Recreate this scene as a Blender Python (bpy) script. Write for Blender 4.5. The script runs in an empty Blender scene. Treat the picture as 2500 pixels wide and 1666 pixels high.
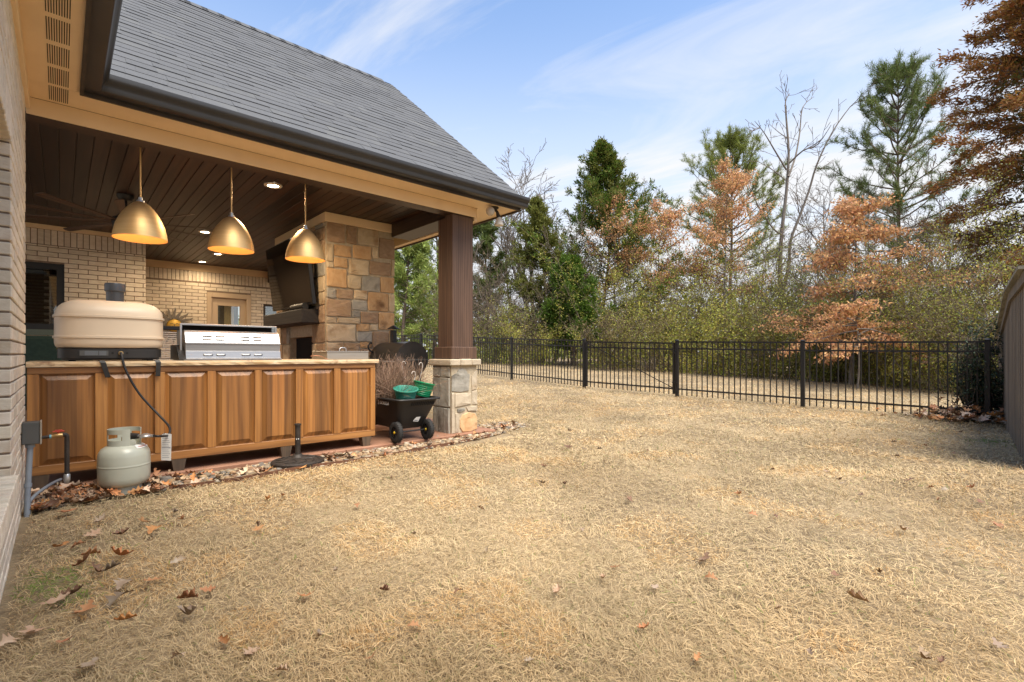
import bpy, math, random
import numpy as np
from mathutils import Vector, Matrix

R = math.radians
S = bpy.context.scene
COL = S.collection
random.seed(7)
rng = np.random.default_rng(7)

# ------------------------------------------------------------------ camera
CZ = 0.97                                   # eye height above the patio slab
YAW = R(42.2)
FWD = Vector((math.sin(YAW), math.cos(YAW), 0))
RGT = Vector((math.cos(YAW), -math.sin(YAW), 0))
F, HY = 1215.0, 865.0                       # focal length and horizon row in the photo's pixels
cam_d = bpy.data.cameras.new('camera')
cam = bpy.data.objects.new('camera', cam_d)
COL.objects.link(cam)
cam_d.sensor_width = 36.0
cam_d.lens = 36.0 * F / 2500.0
cam_d.shift_y = (HY - 833.0) / 2500.0
cam_d.clip_end = 2000.0
cam_d.clip_start = 0.02
cam.location = (0, 0, CZ)
cam.rotation_euler = (R(90), 0, -YAW)
S.camera = cam

# ------------------------------------------------------------------ world and sun
SUN_EL, SUN_AZ = R(62), R(-174)             # direction to the sun: azimuth measured from +Y towards +X
TOSUN = Vector((math.sin(SUN_AZ) * math.cos(SUN_EL), math.cos(SUN_AZ) * math.cos(SUN_EL), math.sin(SUN_EL)))
W = bpy.data.worlds.new('World'); S.world = W; W.use_nodes = True
nt = W.node_tree; nt.nodes.clear()
def nn(t, typ, **kw):
    n = t.nodes.new(typ)
    for k, v in kw.items(): setattr(n, k, v)
    return n
wo = nn(nt, 'ShaderNodeOutputWorld'); bg = nn(nt, 'ShaderNodeBackground')
sky = nn(nt, 'ShaderNodeTexSky', sky_type='NISHITA')
sky.sun_disc = False; sky.sun_elevation = SUN_EL; sky.sun_rotation = SUN_AZ
sky.air_density = 1.0; sky.dust_density = 0.4; sky.ozone_density = 1.6; sky.altitude = 100
bg.inputs['Strength'].default_value = 0.14
tc = nn(nt, 'ShaderNodeTexCoord')
sep = nn(nt, 'ShaderNodeSeparateXYZ'); nt.links.new(tc.outputs['Generated'], sep.inputs[0])
den = nn(nt, 'ShaderNodeMath', operation='ADD'); nt.links.new(sep.outputs['Z'], den.inputs[0]); den.inputs[1].default_value = 0.16
mx = nn(nt, 'ShaderNodeMath', operation='MAXIMUM'); nt.links.new(den.outputs[0], mx.inputs[0]); mx.inputs[1].default_value = 0.05
dx = nn(nt, 'ShaderNodeMath', operation='DIVIDE'); nt.links.new(sep.outputs['X'], dx.inputs[0]); nt.links.new(mx.outputs[0], dx.inputs[1])
dy = nn(nt, 'ShaderNodeMath', operation='DIVIDE'); nt.links.new(sep.outputs['Y'], dy.inputs[0]); nt.links.new(mx.outputs[0], dy.inputs[1])
cmb = nn(nt, 'ShaderNodeCombineXYZ'); nt.links.new(dx.outputs[0], cmb.inputs[0]); nt.links.new(dy.outputs[0], cmb.inputs[1])
mr0 = nn(nt, 'ShaderNodeMapping'); nt.links.new(cmb.outputs[0], mr0.inputs[0]); mr0.inputs['Rotation'].default_value = (0, 0, R(-105))
mp = nn(nt, 'ShaderNodeMapping'); nt.links.new(mr0.outputs[0], mp.inputs[0])
mp.inputs['Scale'].default_value = (0.40, 1.35, 1.0); mp.inputs['Location'].default_value = (0.3, 0.2, 0)
cn = nn(nt, 'ShaderNodeTexNoise'); nt.links.new(mp.outputs[0], cn.inputs['Vector'])
cn.inputs['Scale'].default_value = 1.15; cn.inputs['Detail'].default_value = 9; cn.inputs['Roughness'].default_value = 0.6; cn.inputs['Distortion'].default_value = 0.9
cr = nn(nt, 'ShaderNodeValToRGB'); nt.links.new(cn.outputs['Fac'], cr.inputs[0])
cr.color_ramp.elements[0].position = 0.47; cr.color_ramp.elements[0].color = (0, 0, 0, 1)
cr.color_ramp.elements[1].position = 0.74; cr.color_ramp.elements[1].color = (1, 1, 1, 1)
# thin veil thickening towards the horizon
hz = nn(nt, 'ShaderNodeMapRange', interpolation_type='SMOOTHSTEP'); nt.links.new(sep.outputs['Z'], hz.inputs[0])
hz.inputs['From Min'].default_value = 0.10; hz.inputs['From Max'].default_value = 0.62; hz.inputs['To Min'].default_value = 1.0; hz.inputs['To Max'].default_value = 0.0
cadd = nn(nt, 'ShaderNodeMath', operation='ADD', use_clamp=True); nt.links.new(cr.outputs[0], cadd.inputs[0]); nt.links.new(hz.outputs[0], cadd.inputs[1])
mixc = nn(nt, 'ShaderNodeMix', data_type='RGBA'); nt.links.new(cadd.outputs[0], mixc.inputs[0])
nt.links.new(sky.outputs[0], mixc.inputs[6]); mixc.inputs[7].default_value = (3.1, 3.15, 3.25, 1)
nt.links.new(mixc.outputs[2], bg.inputs['Color']); nt.links.new(bg.outputs[0], wo.inputs[0])

sun_d = bpy.data.lights.new('sun', 'SUN'); sun_o = bpy.data.objects.new('sun', sun_d); COL.objects.link(sun_o)
sun_d.energy = 3.5; sun_d.angle = R(44); sun_d.color = (1.0, 0.91, 0.76)
sun_o.rotation_euler = (-TOSUN).to_track_quat('-Z', 'Y').to_euler()
sun_o.location = TOSUN * 50

S.render.engine = 'CYCLES'
S.cycles.use_denoising = True
S.cycles.max_bounces = 8; S.cycles.transparent_max_bounces = 12
S.view_settings.view_transform = 'Standard'; S.view_settings.look = 'None'
S.view_settings.exposure = 1.15; S.view_settings.gamma = 1.0

# ------------------------------------------------------------------ measuring helpers (photo pixel -> point on a known plane)
def ray(px, py):
    return FWD + RGT * ((px - 1250.0) / F) + Vector((0, 0, (HY - py) / F))
def onY(px, py, Y):
    d = ray(px, py); t = Y / d.y; return Vector((0, 0, CZ)) + d * t
def onX(px, py, X):
    d = ray(px, py); t = X / d.x; return Vector((0, 0, CZ)) + d * t
def onZ(px, py, z=0.0):
    d = ray(px, py); t = (z - CZ) / d.z; return Vector((0, 0, CZ)) + d * t
def atD(px, depth):
    p = FWD * depth + RGT * ((px - 1250.0) / F * depth); return (p.x, p.y)
def zD(py, depth):
    return CZ + (HY - py) / F * depth
def project(p):
    d = p[0] * FWD.x + p[1] * FWD.y
    if d < 0.05: return None
    return (1250 + F * (p[0] * RGT.x + p[1] * RGT.y) / d, HY - F * (p[2] - CZ) / d, d)

# ------------------------------------------------------------------ mesh builder
class MB:
    def __init__(s): s.v = []; s.f = []; s.m = []
    def add(s, vs, fs, mi=0):
        n = len(s.v); s.v.extend([tuple(v) for v in vs])
        for f in fs: s.f.append(tuple(i + n for i in f)); s.m.append(mi)
        return s
    def box(s, x0, x1, y0, y1, z0, z1, mi=0, ch=0.0):
        if ch <= 0:
            vs = [(x, y, z) for z in (z0, z1) for y in (y0, y1) for x in (x0, x1)]
            fs = [(0, 2, 3, 1), (4, 5, 7, 6), (0, 1, 5, 4), (2, 6, 7, 3), (0, 4, 6, 2), (1, 3, 7, 5)]
            return s.add(vs, fs, mi)
        c = ch; xs = (x0, x1); ys = (y0, y1); zs = (z0, z1); vs = []; idx = {}
        for i in (0, 1):
            for j in (0, 1):
                for k in (0, 1):
                    sx, sy, sz = (1 - 2 * i) * c, (1 - 2 * j) * c, (1 - 2 * k) * c
                    for a in range(3):
                        p = [xs[i] + sx, ys[j] + sy, zs[k] + sz]
                        p[a] = (xs[i], ys[j], zs[k])[a]
                        idx[(i, j, k, a)] = len(vs); vs.append(tuple(p))
        I = idx; fs = []
        for a in range(3):
            b, d = (a + 1) % 3, (a + 2) % 3
            for e in (0, 1):
                q = []
                for (u, w) in ((0, 0), (1, 0), (1, 1), (0, 1)):
                    ijk = [0, 0, 0]; ijk[a] = e; ijk[b] = u; ijk[d] = w
                    q.append(I[(*ijk, a)])
                fs.append(tuple(q if e else q[::-1]))
        for a in range(3):           # edges along axis a
            b, d = (a + 1) % 3, (a + 2) % 3
            for u in (0, 1):
                for w in (0, 1):
                    q = []
                    for (e, face) in ((0, b), (1, b), (1, d), (0, d)):
                        ijk = [0, 0, 0]; ijk[a] = e; ijk[b] = u; ijk[d] = w
                        q.append(I[(*ijk, face)])
                    fs.append(tuple(q if (u + w) % 2 == 1 else q[::-1]))
        for i in (0, 1):
            for j in (0, 1):
                for k in (0, 1):
                    q = [I[(i, j, k, 0)], I[(i, j, k, 1)], I[(i, j, k, 2)]]
                    fs.append(tuple(q if (i + j + k) % 2 == 1 else q[::-1]))
        return s.add(vs, fs, mi)
    def tube(s, path, r, n=8, mi=0, cap=True):
        pts = [Vector(p) for p in path]; rs = r if isinstance(r, (list, tuple)) else [r] * len(pts)
        vs = []; up = None
        for i, p in enumerate(pts):
            t = (pts[min(i + 1, len(pts) - 1)] - pts[max(i - 1, 0)]).normalized()
            if up is None: up = Vector((0, 0, 1)) if abs(t.z) < 0.9 else Vector((1, 0, 0))
            a = t.cross(up)
            if a.length < 1e-5: a = t.cross(Vector((0, 1, 0)))
            a.normalize(); b = a.cross(t).normalized(); up = b
            for k in range(n):
                w = 2 * math.pi * k / n
                vs.append(p + (a * math.cos(w) + b * math.sin(w)) * rs[i])
        fs = []
        for i in range(len(pts) - 1):
            for k in range(n):
                fs.append((i * n + k, i * n + (k + 1) % n, (i + 1) * n + (k + 1) % n, (i + 1) * n + k))
        if cap:
            fs.append(tuple(range(n))[::-1]); fs.append(tuple((len(pts) - 1) * n + k for k in range(n)))
        return s.add(vs, fs, mi)
    def lathe(s, prof, c=(0, 0, 0), n=24, mi=0, M=None, arc=(0, 2 * math.pi)):
        vs = []; full = arc[1] - arc[0] > 6.28; nn_ = n if full else n + 1
        for (r, z) in prof:
            for k in range(nn_):
                w = arc[0] + (arc[1] - arc[0]) * k / n
                p = Vector((r * math.cos(w), r * math.sin(w), z))
                if M is not None: p = M @ p
                vs.append(p + Vector(c))
        fs = []
        for i in range(len(prof) - 1):
            for k in range(n):
                k2 = (k + 1) % nn_
                fs.append((i * nn_ + k, i * nn_ + k2, (i + 1) * nn_ + k2, (i + 1) * nn_ + k))
        return s.add(vs, fs, mi)
    def prism(s, poly, fn, a, b, mi=0, taper=None):
        """poly: 2-D points; fn(u, v, w) -> 3-D; extruded from w=a to w=b"""
        n = len(poly); vs = [fn(u, v, a) for u, v in poly] + [fn(u, v, b) for u, v in poly]
        fs = [tuple(range(n))[::-1], tuple(range(n, 2 * n))] + [(k, (k + 1) % n, n + (k + 1) % n, n + k) for k in range(n)]
        return s.add(vs, fs, mi)
    def rings(s, rings, mi=0, cap=True):
        n = len(rings[0]); vs = [p for r in rings for p in r]; fs = []
        for i in range(len(rings) - 1):
            for k in range(n):
                fs.append((i * n + k, i * n + (k + 1) % n, (i + 1) * n + (k + 1) % n, (i + 1) * n + k))
        if cap:
            fs.append(tuple(range(n))[::-1]); fs.append(tuple((len(rings) - 1) * n + k for k in range(n)))
        return s.add(vs, fs, mi)
    def mesh(s, name, mats, off=(0, 0, 0), smooth=None):
        me = bpy.data.meshes.new(name)
        ox, oy, oz = off
        me.from_pydata([(x - ox, y - oy, z - oz) for x, y, z in s.v], [], s.f)
        for m in (mats if isinstance(mats, (list, tuple)) else [mats]): me.materials.append(m)
        if any(s.m): me.polygons.foreach_set('material_index', s.m)
        if smooth is not None:
            me.polygons.foreach_set('use_smooth', [True] * len(s.f)); me.set_sharp_from_angle(angle=R(smooth))
        me.update(); return me
    def build(s, name, mats, parent=None, smooth=None):
        off = wloc(parent) if parent is not None else (0, 0, 0)
        o = bpy.data.objects.new(name, s.mesh(name, mats, off, smooth)); COL.objects.link(o)
        if parent is not None: o.parent = parent
        return o
def wloc(o):
    p = Vector((0, 0, 0))
    while o is not None: p += o.location; o = o.parent
    return p
def thing(name, label, cat, loc=(0, 0, 0), group=None):
    o = bpy.data.objects.new(name, None); COL.objects.link(o); o.location = loc; o.empty_display_size = 0.1
    return tag(o, label, cat, group)
def tag(o, label=None, cat=None, group=None, kind=None):
    if label: o['label'] = label
    if cat: o['category'] = cat
    if group: o['group'] = group
    if kind: o['kind'] = kind
    return o
def link(name, me, parent=None, loc=(0, 0, 0)):
    o = bpy.data.objects.new(name, me); COL.objects.link(o)
    if parent is not None: o.parent = parent; o.location = Vector(loc) - wloc(parent)
    else: o.location = loc
    return o
def npmesh(name, V, T, mats, colors=None, quads=None):
    """fast mesh from numpy arrays: V (n,3), T (m,3) triangles or (m,4) quads"""
    me = bpy.data.meshes.new(name)
    V = np.ascontiguousarray(V, dtype=np.float32); T = np.ascontiguousarray(T, dtype=np.int32)
    k = T.shape[1]
    me.vertices.add(len(V)); me.vertices.foreach_set('co', V.ravel())
    me.loops.add(T.size); me.loops.foreach_set('vertex_index', T.ravel())
    me.polygons.add(len(T)); me.polygons.foreach_set('loop_start', np.arange(0, T.size, k, dtype=np.int32))
    if colors is not None:
        a = me.attributes.new('tint', 'FLOAT_COLOR', 'POINT')
        c4 = np.ones((len(V), 4), dtype=np.float32); c4[:, :3] = colors; a.data.foreach_set('color', c4.ravel())
    for m in (mats if isinstance(mats, (list, tuple)) else [mats]): me.materials.append(m)
    me.update(calc_edges=True)
    return me

# ------------------------------------------------------------------ materials
def bsdf(name):
    m = bpy.data.materials.new(name); m.use_nodes = True; t = m.node_tree; t.nodes.clear()
    o = nn(t, 'ShaderNodeOutputMaterial'); b = nn(t, 'ShaderNodeBsdfPrincipled'); t.links.new(b.outputs[0], o.inputs[0])
    return m, t, b
def rgba(c): return (c[0], c[1], c[2], 1.0)
def M(name, c1, c2=None, scale=6.0, stretch=(1, 1, 1), rough=0.6, metal=0.0, bump=0.0, bscale=None, var=0.0, hue=0.0, detail=5.0, spec=0.4,
      coat=0.0, lo=0.35, hi=0.65, c3=None, c3scale=1.5, c3lo=0.55, c3hi=0.7, tint=False, trans=0.0, dist=0.0, bdist=0.01):
    m, t, b = bsdf(name); L = t.links.new
    b.inputs['Roughness'].default_value = rough; b.inputs['Metallic'].default_value = metal
    b.inputs['Specular IOR Level'].default_value = spec; b.inputs['Coat Weight'].default_value = coat
    tcn = nn(t, 'ShaderNodeTexCoord'); oi = nn(t, 'ShaderNodeObjectInfo'); ge = nn(t, 'ShaderNodeNewGeometry')
    rsum = nn(t, 'ShaderNodeMath', operation='ADD'); L(oi.outputs['Random'], rsum.inputs[0]); L(ge.outputs['Random Per Island'], rsum.inputs[1])
    rnd = nn(t, 'ShaderNodeMath', operation='FRACT'); L(rsum.outputs[0], rnd.inputs[0])
    off = nn(t, 'ShaderNodeVectorMath', operation='SCALE'); off.inputs[0].default_value = (13.7, 7.3, 5.1); L(rnd.outputs[0], off.inputs['Scale'])
    ad = nn(t, 'ShaderNodeVectorMath', operation='ADD'); L(tcn.outputs['Object'], ad.inputs[0]); L(off.outputs[0], ad.inputs[1])
    mpn = nn(t, 'ShaderNodeMapping'); L(ad.outputs[0], mpn.inputs[0]); mpn.inputs['Scale'].default_value = stretch
    no = nn(t, 'ShaderNodeTexNoise'); L(mpn.outputs[0], no.inputs['Vector']); no.inputs['Scale'].default_value = scale; no.inputs['Detail'].default_value = detail
    no.inputs['Distortion'].default_value = dist
    col = None
    if c2 is not None:
        mr = nn(t, 'ShaderNodeMapRange', clamp=True); L(no.outputs['Fac'], mr.inputs[0]); mr.inputs['From Min'].default_value = lo; mr.inputs['From Max'].default_value = hi
        mi = nn(t, 'ShaderNodeMix', data_type='RGBA'); L(mr.outputs[0], mi.inputs[0]); mi.inputs[6].default_value = rgba(c1); mi.inputs[7].default_value = rgba(c2)
        col = mi.outputs[2]
        if c3 is not None:
            n3 = nn(t, 'ShaderNodeTexNoise'); L(ad.outputs[0], n3.inputs['Vector']); n3.inputs['Scale'].default_value = c3scale; n3.inputs['Detail'].default_value = 4
            m3 = nn(t, 'ShaderNodeMapRange', clamp=True); L(n3.outputs['Fac'], m3.inputs[0]); m3.inputs['From Min'].default_value = c3lo; m3.inputs['From Max'].default_value = c3hi
            x3 = nn(t, 'ShaderNodeMix', data_type='RGBA'); L(m3.outputs[0], x3.inputs[0]); L(col, x3.inputs[6]); x3.inputs[7].default_value = rgba(c3); col = x3.outputs[2]
    else:
        rg = nn(t, 'ShaderNodeRGB'); rg.outputs[0].default_value = rgba(c1); col = rg.outputs[0]
    if tint:
        at = nn(t, 'ShaderNodeAttribute', attribute_name='tint'); mt = nn(t, 'ShaderNodeMix', data_type='RGBA', blend_type='MULTIPLY')
        mt.inputs[0].default_value = 1.0; L(col, mt.inputs[6]); L(at.outputs['Color'], mt.inputs[7]); col = mt.outputs[2]
    if var or hue:
        hs = nn(t, 'ShaderNodeHueSaturation'); L(col, hs.inputs['Color'])
        v = nn(t, 'ShaderNodeMapRange'); L(rnd.outputs[0], v.inputs[0]); v.inputs['To Min'].default_value = 1 - var; v.inputs['To Max'].default_value = 1 + var
        L(v.outputs[0], hs.inputs['Value'])
        if hue:
            r2 = nn(t, 'ShaderNodeMath', operation='MULTIPLY'); L(rnd.outputs[0], r2.inputs[0]); r2.inputs[1].default_value = 7.31
            r3 = nn(t, 'ShaderNodeMath', operation='FRACT'); L(r2.outputs[0], r3.inputs[0])
            h = nn(t, 'ShaderNodeMapRange'); L(r3.outputs[0], h.inputs[0]); h.inputs['To Min'].default_value = 0.5 - hue; h.inputs['To Max'].default_value = 0.5 + hue
            L(h.outputs[0], hs.inputs['Hue'])
        col = hs.outputs[0]
    L(col, b.inputs['Base Color'])
    if bump:
        nb = no
        if bscale is not None:
            nb = nn(t, 'ShaderNodeTexNoise'); L(mpn.outputs[0], nb.inputs['Vector']); nb.inputs['Scale'].default_value = bscale; nb.inputs['Detail'].default_value = 6
        bu = nn(t, 'ShaderNodeBump'); bu.inputs['Strength'].default_value = bump; bu.inputs['Distance'].default_value = bdist
        L(nb.outputs['Fac'], bu.inputs['Height']); L(bu.outputs[0], b.inputs['Normal'])
    if trans:
        tr = nn(t, 'ShaderNodeBsdfTranslucent'); L(col, tr.inputs['Color']); ms = nn(t, 'ShaderNodeMixShader'); ms.inputs[0].default_value = trans
        L(b.outputs[0], ms.inputs[1]); L(tr.outputs[0], ms.inputs[2])
        out = [n for n in t.nodes if n.type == 'OUTPUT_MATERIAL'][0]; L(ms.outputs[0], out.inputs[0])
    return m
def wood(name, c1, c2, cd, axis=2, g=1.0, rough=0.5, var=0.08, coat=0.0, stave=0.0, ring=6.0):
    """stained timber: fine streaks along `axis`, broad tone bands, cathedral figure from a distorted wave"""
    m, t, b = bsdf(name); L = t.links.new
    b.inputs['Roughness'].default_value = rough; b.inputs['Coat Weight'].default_value = coat; b.inputs['Coat Roughness'].default_value = 0.3
    tcn = nn(t, 'ShaderNodeTexCoord'); oi = nn(t, 'ShaderNodeObjectInfo')
    off = nn(t, 'ShaderNodeVectorMath', operation='SCALE'); off.inputs[0].default_value = (3.7, 5.3, 9.1); L(oi.outputs['Random'], off.inputs['Scale'])
    ad = nn(t, 'ShaderNodeVectorMath', operation='ADD'); L(tcn.outputs['Object'], ad.inputs[0]); L(off.outputs[0], ad.inputs[1])
    def mapped(k, l):
        mpn = nn(t, 'ShaderNodeMapping'); L(ad.outputs[0], mpn.inputs[0]); sc = [k, k, k]; sc[axis] = l; mpn.inputs['Scale'].default_value = sc; return mpn.outputs[0]
    fine = nn(t, 'ShaderNodeTexNoise'); L(mapped(60 * g, 1.6 * g), fine.inputs['Vector']); fine.inputs['Scale'].default_value = 1.0; fine.inputs['Detail'].default_value = 5
    broad = nn(t, 'ShaderNodeTexNoise'); L(mapped(9 * g, 0.7 * g), broad.inputs['Vector']); broad.inputs['Scale'].default_value = 1.0; broad.inputs['Detail'].default_value = 3
    wv = nn(t, 'ShaderNodeTexWave', wave_type='RINGS', rings_direction='XYZ'[axis]); L(mapped(1.0, 0.10), wv.inputs['Vector']); wv.inputs['Scale'].default_value = ring * g
    wv.inputs['Distortion'].default_value = 5.0; wv.inputs['Detail'].default_value = 3; wv.inputs['Detail Scale'].default_value = 1.2
    mr = nn(t, 'ShaderNodeMapRange', clamp=True); L(broad.outputs['Fac'], mr.inputs[0]); mr.inputs['From Min'].default_value = 0.35; mr.inputs['From Max'].default_value = 0.68
    mi = nn(t, 'ShaderNodeMix', data_type='RGBA'); L(mr.outputs[0], mi.inputs[0]); mi.inputs[6].default_value = rgba(c1); mi.inputs[7].default_value = rgba(c2)
    f2 = nn(t, 'ShaderNodeMapRange', clamp=True); L(fine.outputs['Fac'], f2.inputs[0]); f2.inputs['From Min'].default_value = 0.42; f2.inputs['From Max'].default_value = 0.72; f2.inputs['To Max'].default_value = 0.58
    m2 = nn(t, 'ShaderNodeMix', data_type='RGBA'); L(f2.outputs[0], m2.inputs[0]); L(mi.outputs[2], m2.inputs[6]); m2.inputs[7].default_value = rgba(cd)
    f3 = nn(t, 'ShaderNodeMapRange', clamp=True); L(wv.outputs['Fac'], f3.inputs[0]); f3.inputs['From Min'].default_value = 0.55; f3.inputs['From Max'].default_value = 1.0; f3.inputs['To Max'].default_value = 0.45
    m3 = nn(t, 'ShaderNodeMix', data_type='RGBA'); L(f3.outputs[0], m3.inputs[0]); L(m2.outputs[2], m3.inputs[6]); m3.inputs[7].default_value = rgba(cd)
    col = m3.outputs[2]
    hs = nn(t, 'ShaderNodeHueSaturation'); L(col, hs.inputs['Color'])
    v = nn(t, 'ShaderNodeMapRange'); L(oi.outputs['Random'], v.inputs[0]); v.inputs['To Min'].default_value = 1 - var; v.inputs['To Max'].default_value = 1 + var
    val = v.outputs[0]
    if stave:
        sp = nn(t, 'ShaderNodeSeparateXYZ'); L(ad.outputs[0], sp.inputs[0])
        wn0 = nn(t, 'ShaderNodeMath', operation='MULTIPLY'); L(sp.outputs[0], wn0.inputs[0]); wn0.inputs[1].default_value = 1.0 / stave
        wn1 = nn(t, 'ShaderNodeMath', operation='FLOOR'); L(wn0.outputs[0], wn1.inputs[0])
        wn = nn(t, 'ShaderNodeTexWhiteNoise', noise_dimensions='1D'); L(wn1.outputs[0], wn.inputs['W'])
        sv = nn(t, 'ShaderNodeMapRange'); L(wn.outputs['Value'], sv.inputs[0]); sv.inputs['To Min'].default_value = 0.62; sv.inputs['To Max'].default_value = 1.18
        mu = nn(t, 'ShaderNodeMath', operation='MULTIPLY'); L(val, mu.inputs[0]); L(sv.outputs[0], mu.inputs[1]); val = mu.outputs[0]
    L(val, hs.inputs['Value']); L(hs.outputs[0], b.inputs['Base Color'])
    bu = nn(t, 'ShaderNodeBump'); bu.inputs['Strength'].default_value = 0.25; bu.inputs['Distance'].default_value = 0.004; L(fine.outputs['Fac'], bu.inputs['Height']); L(bu.outputs[0], b.inputs['Normal'])
    return m
def emit(name, c, s):
    m, t, b = bsdf(name); b.inputs['Base Color'].default_value = rgba(c); b.inputs['Emission Color'].default_value = rgba(c); b.inputs['Emission Strength'].default_value = s; return m
def pane(name, tintc=(0.85, 0.9, 0.88), refl=0.12):
    m = bpy.data.materials.new(name); m.use_nodes = True; t = m.node_tree; t.nodes.clear(); L = t.links.new
    o = nn(t, 'ShaderNodeOutputMaterial'); mixs = nn(t, 'ShaderNodeMixShader'); tr = nn(t, 'ShaderNodeBsdfTransparent'); gl = nn(t, 'ShaderNodeBsdfGlossy')
    tr.inputs[0].default_value = rgba(tintc); gl.inputs['Roughness'].default_value = 0.02; gl.inputs['Color'].default_value = (1, 1, 1, 1)
    fr = nn(t, 'ShaderNodeFresnel'); fr.inputs[0].default_value = 1.5; ad = nn(t, 'ShaderNodeMath', operation='ADD', use_clamp=True); L(fr.outputs[0], ad.inputs[0]); ad.inputs[1].default_value = refl
    L(ad.outputs[0], mixs.inputs[0]); L(tr.outputs[0], mixs.inputs[1]); L(gl.outputs[0], mixs.inputs[2]); L(mixs.outputs[0], o.inputs[0])
    return m

m_brick = M('cream_brick', (0.66, 0.57, 0.45), (0.75, 0.67, 0.55), scale=14, stretch=(1, 1, 2.5), rough=0.85, bump=0.5, bscale=60, var=0.10, hue=0.006, c3=(0.52, 0.40, 0.28), c3scale=5, c3lo=0.62, c3hi=0.8, bdist=0.004)
m_mortar = M('brown_mortar', (0.20, 0.15, 0.11), (0.26, 0.20, 0.15), scale=30, rough=0.95)
m_trim = M('tan_trim_paint', (0.80, 0.60, 0.365), (0.83, 0.63, 0.39), scale=3, rough=0.6, bump=0.08, bscale=40, bdist=0.003, c3=(0.76, 0.565, 0.34), c3scale=2.2)
m_slot = M('vent_slot_black', (0.012, 0.011, 0.010), rough=0.9)
m_gutter = M('bronze_gutter', (0.022, 0.022, 0.024), (0.030, 0.028, 0.028), scale=4, rough=0.38, metal=0.0, spec=0.55)
m_fascia = M('dark_fascia', (0.060, 0.045, 0.034), (0.045, 0.035, 0.028), scale=8, rough=0.6)
m_shingle = M('grey_shingle', (0.076, 0.080, 0.088), (0.112, 0.117, 0.127), scale=120, rough=0.95, bump=0.6, bscale=220, var=0.055, bdist=0.004, lo=0.3, hi=0.7, c3=(0.112, 0.116, 0.120), c3scale=3)
m_plank = wood('dark_stained_plank', (0.030, 0.0135, 0.0075), (0.062, 0.028, 0.015), (0.009, 0.005, 0.0035), axis=1, rough=0.46, var=0.5)
m_post = wood('red_brown_stained_post', (0.100, 0.054, 0.033), (0.150, 0.084, 0.052), (0.038, 0.019, 0.012), axis=2, rough=0.62, var=0.06, ring=16, g=0.75)
m_beamdark = wood('dark_beam_timber', (0.045, 0.026, 0.018), (0.065, 0.038, 0.026), (0.018, 0.011, 0.008), axis=1, rough=0.45)
m_trimdark = wood('dark_beam_trim', (0.055, 0.030, 0.020), (0.080, 0.045, 0.028), (0.025, 0.014, 0.010), axis=0, rough=0.5)
m_cedv = wood('stained_cedar_upright', (0.33, 0.140, 0.034), (0.43, 0.195, 0.052), (0.14, 0.054, 0.014), axis=2, rough=0.42, var=0.10, coat=0.10)
m_cedp = wood('stained_cedar_panel', (0.31, 0.125, 0.030), (0.42, 0.185, 0.048), (0.13, 0.050, 0.013), axis=2, rough=0.42, var=0.10, coat=0.10, stave=0.105)
m_cedh = wood('stained_cedar_rail', (0.30, 0.130, 0.036), (0.39, 0.180, 0.054), (0.12, 0.048, 0.014), axis=0, rough=0.42, var=0.06, coat=0.10)
m_foot = wood('weathered_foot', (0.10, 0.066, 0.040), (0.15, 0.10, 0.062), (0.05, 0.035, 0.025), axis=2, rough=0.7)
m_granite = M('golden_granite', (0.62, 0.42, 0.22), (0.70, 0.56, 0.38), scale=7, stretch=(1, 1, 3), rough=0.3, c3=(0.22, 0.10, 0.05), c3scale=9, c3lo=0.60, c3hi=0.72, detail=9, dist=1.5)
m_slab = M('terracotta_slab', (0.26, 0.125, 0.075), (0.34, 0.18, 0.115), scale=5, rough=0.75, bump=0.1, bscale=40)
m_black = M('black_powdercoat', (0.010, 0.010, 0.011), (0.015, 0.014, 0.014), scale=20, rough=0.42, spec=0.45)
m_blackplastic = M('black_poly', (0.018, 0.017, 0.017), (0.028, 0.026, 0.025), scale=3, rough=0.5, spec=0.4)
m_rubber = M('black_rubber', (0.016, 0.016, 0.017), (0.03, 0.028, 0.026), scale=12, rough=0.85)
m_brass = M('brushed_brass', (0.72, 0.46, 0.19), (0.78, 0.52, 0.235), scale=3, stretch=(1, 1, 60), rough=0.48, metal=0.72)
m_brassin = M('brass_inside', (0.72, 0.42, 0.15), (0.76, 0.46, 0.18), scale=5, rough=0.6, metal=0.0)
m_steel = M('brushed_stainless', (0.42, 0.42, 0.43), (0.48, 0.48, 0.485), scale=2, stretch=(1, 60, 60), rough=0.40, metal=1.0)
m_steeld = M('dull_stainless', (0.30, 0.295, 0.29), (0.36, 0.35, 0.345), scale=2, stretch=(1, 60, 60), rough=0.45, metal=1.0)
m_galv = M('galvanised_steel', (0.42, 0.43, 0.44), (0.55, 0.55, 0.55), scale=18, rough=0.42, metal=0.9)
m_oven = M('cream_oven_enamel', (0.66, 0.53, 0.385), (0.69, 0.56, 0.41), scale=2, rough=0.42, spec=0.4)
m_tank = M('grey_tank_paint', (0.40, 0.415, 0.345), (0.45, 0.46, 0.39), scale=5, rough=0.30, spec=0.5, c3=(0.33, 0.30, 0.22), c3scale=4, c3lo=0.6, c3hi=0.78, bump=0.03, bscale=20)
m_white = M('white_paint', (0.78, 0.78, 0.76), (0.72, 0.72, 0.70), scale=4, rough=0.5)
m_ink = M('grey_print', (0.25, 0.26, 0.30), rough=0.6)
m_redink = M('red_print', (0.50, 0.10, 0.08), rough=0.5)
m_red = M('red_valve_handle', (0.45, 0.05, 0.025), (0.38, 0.04, 0.02), scale=20, rough=0.45)
m_bronzev = M('valve_brass', (0.50, 0.33, 0.14), (0.40, 0.26, 0.12), scale=20, rough=0.4, metal=0.9)
m_conduit = M('grey_pvc', (0.24, 0.27, 0.30), (0.20, 0.22, 0.25), scale=6, rough=0.5)
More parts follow.
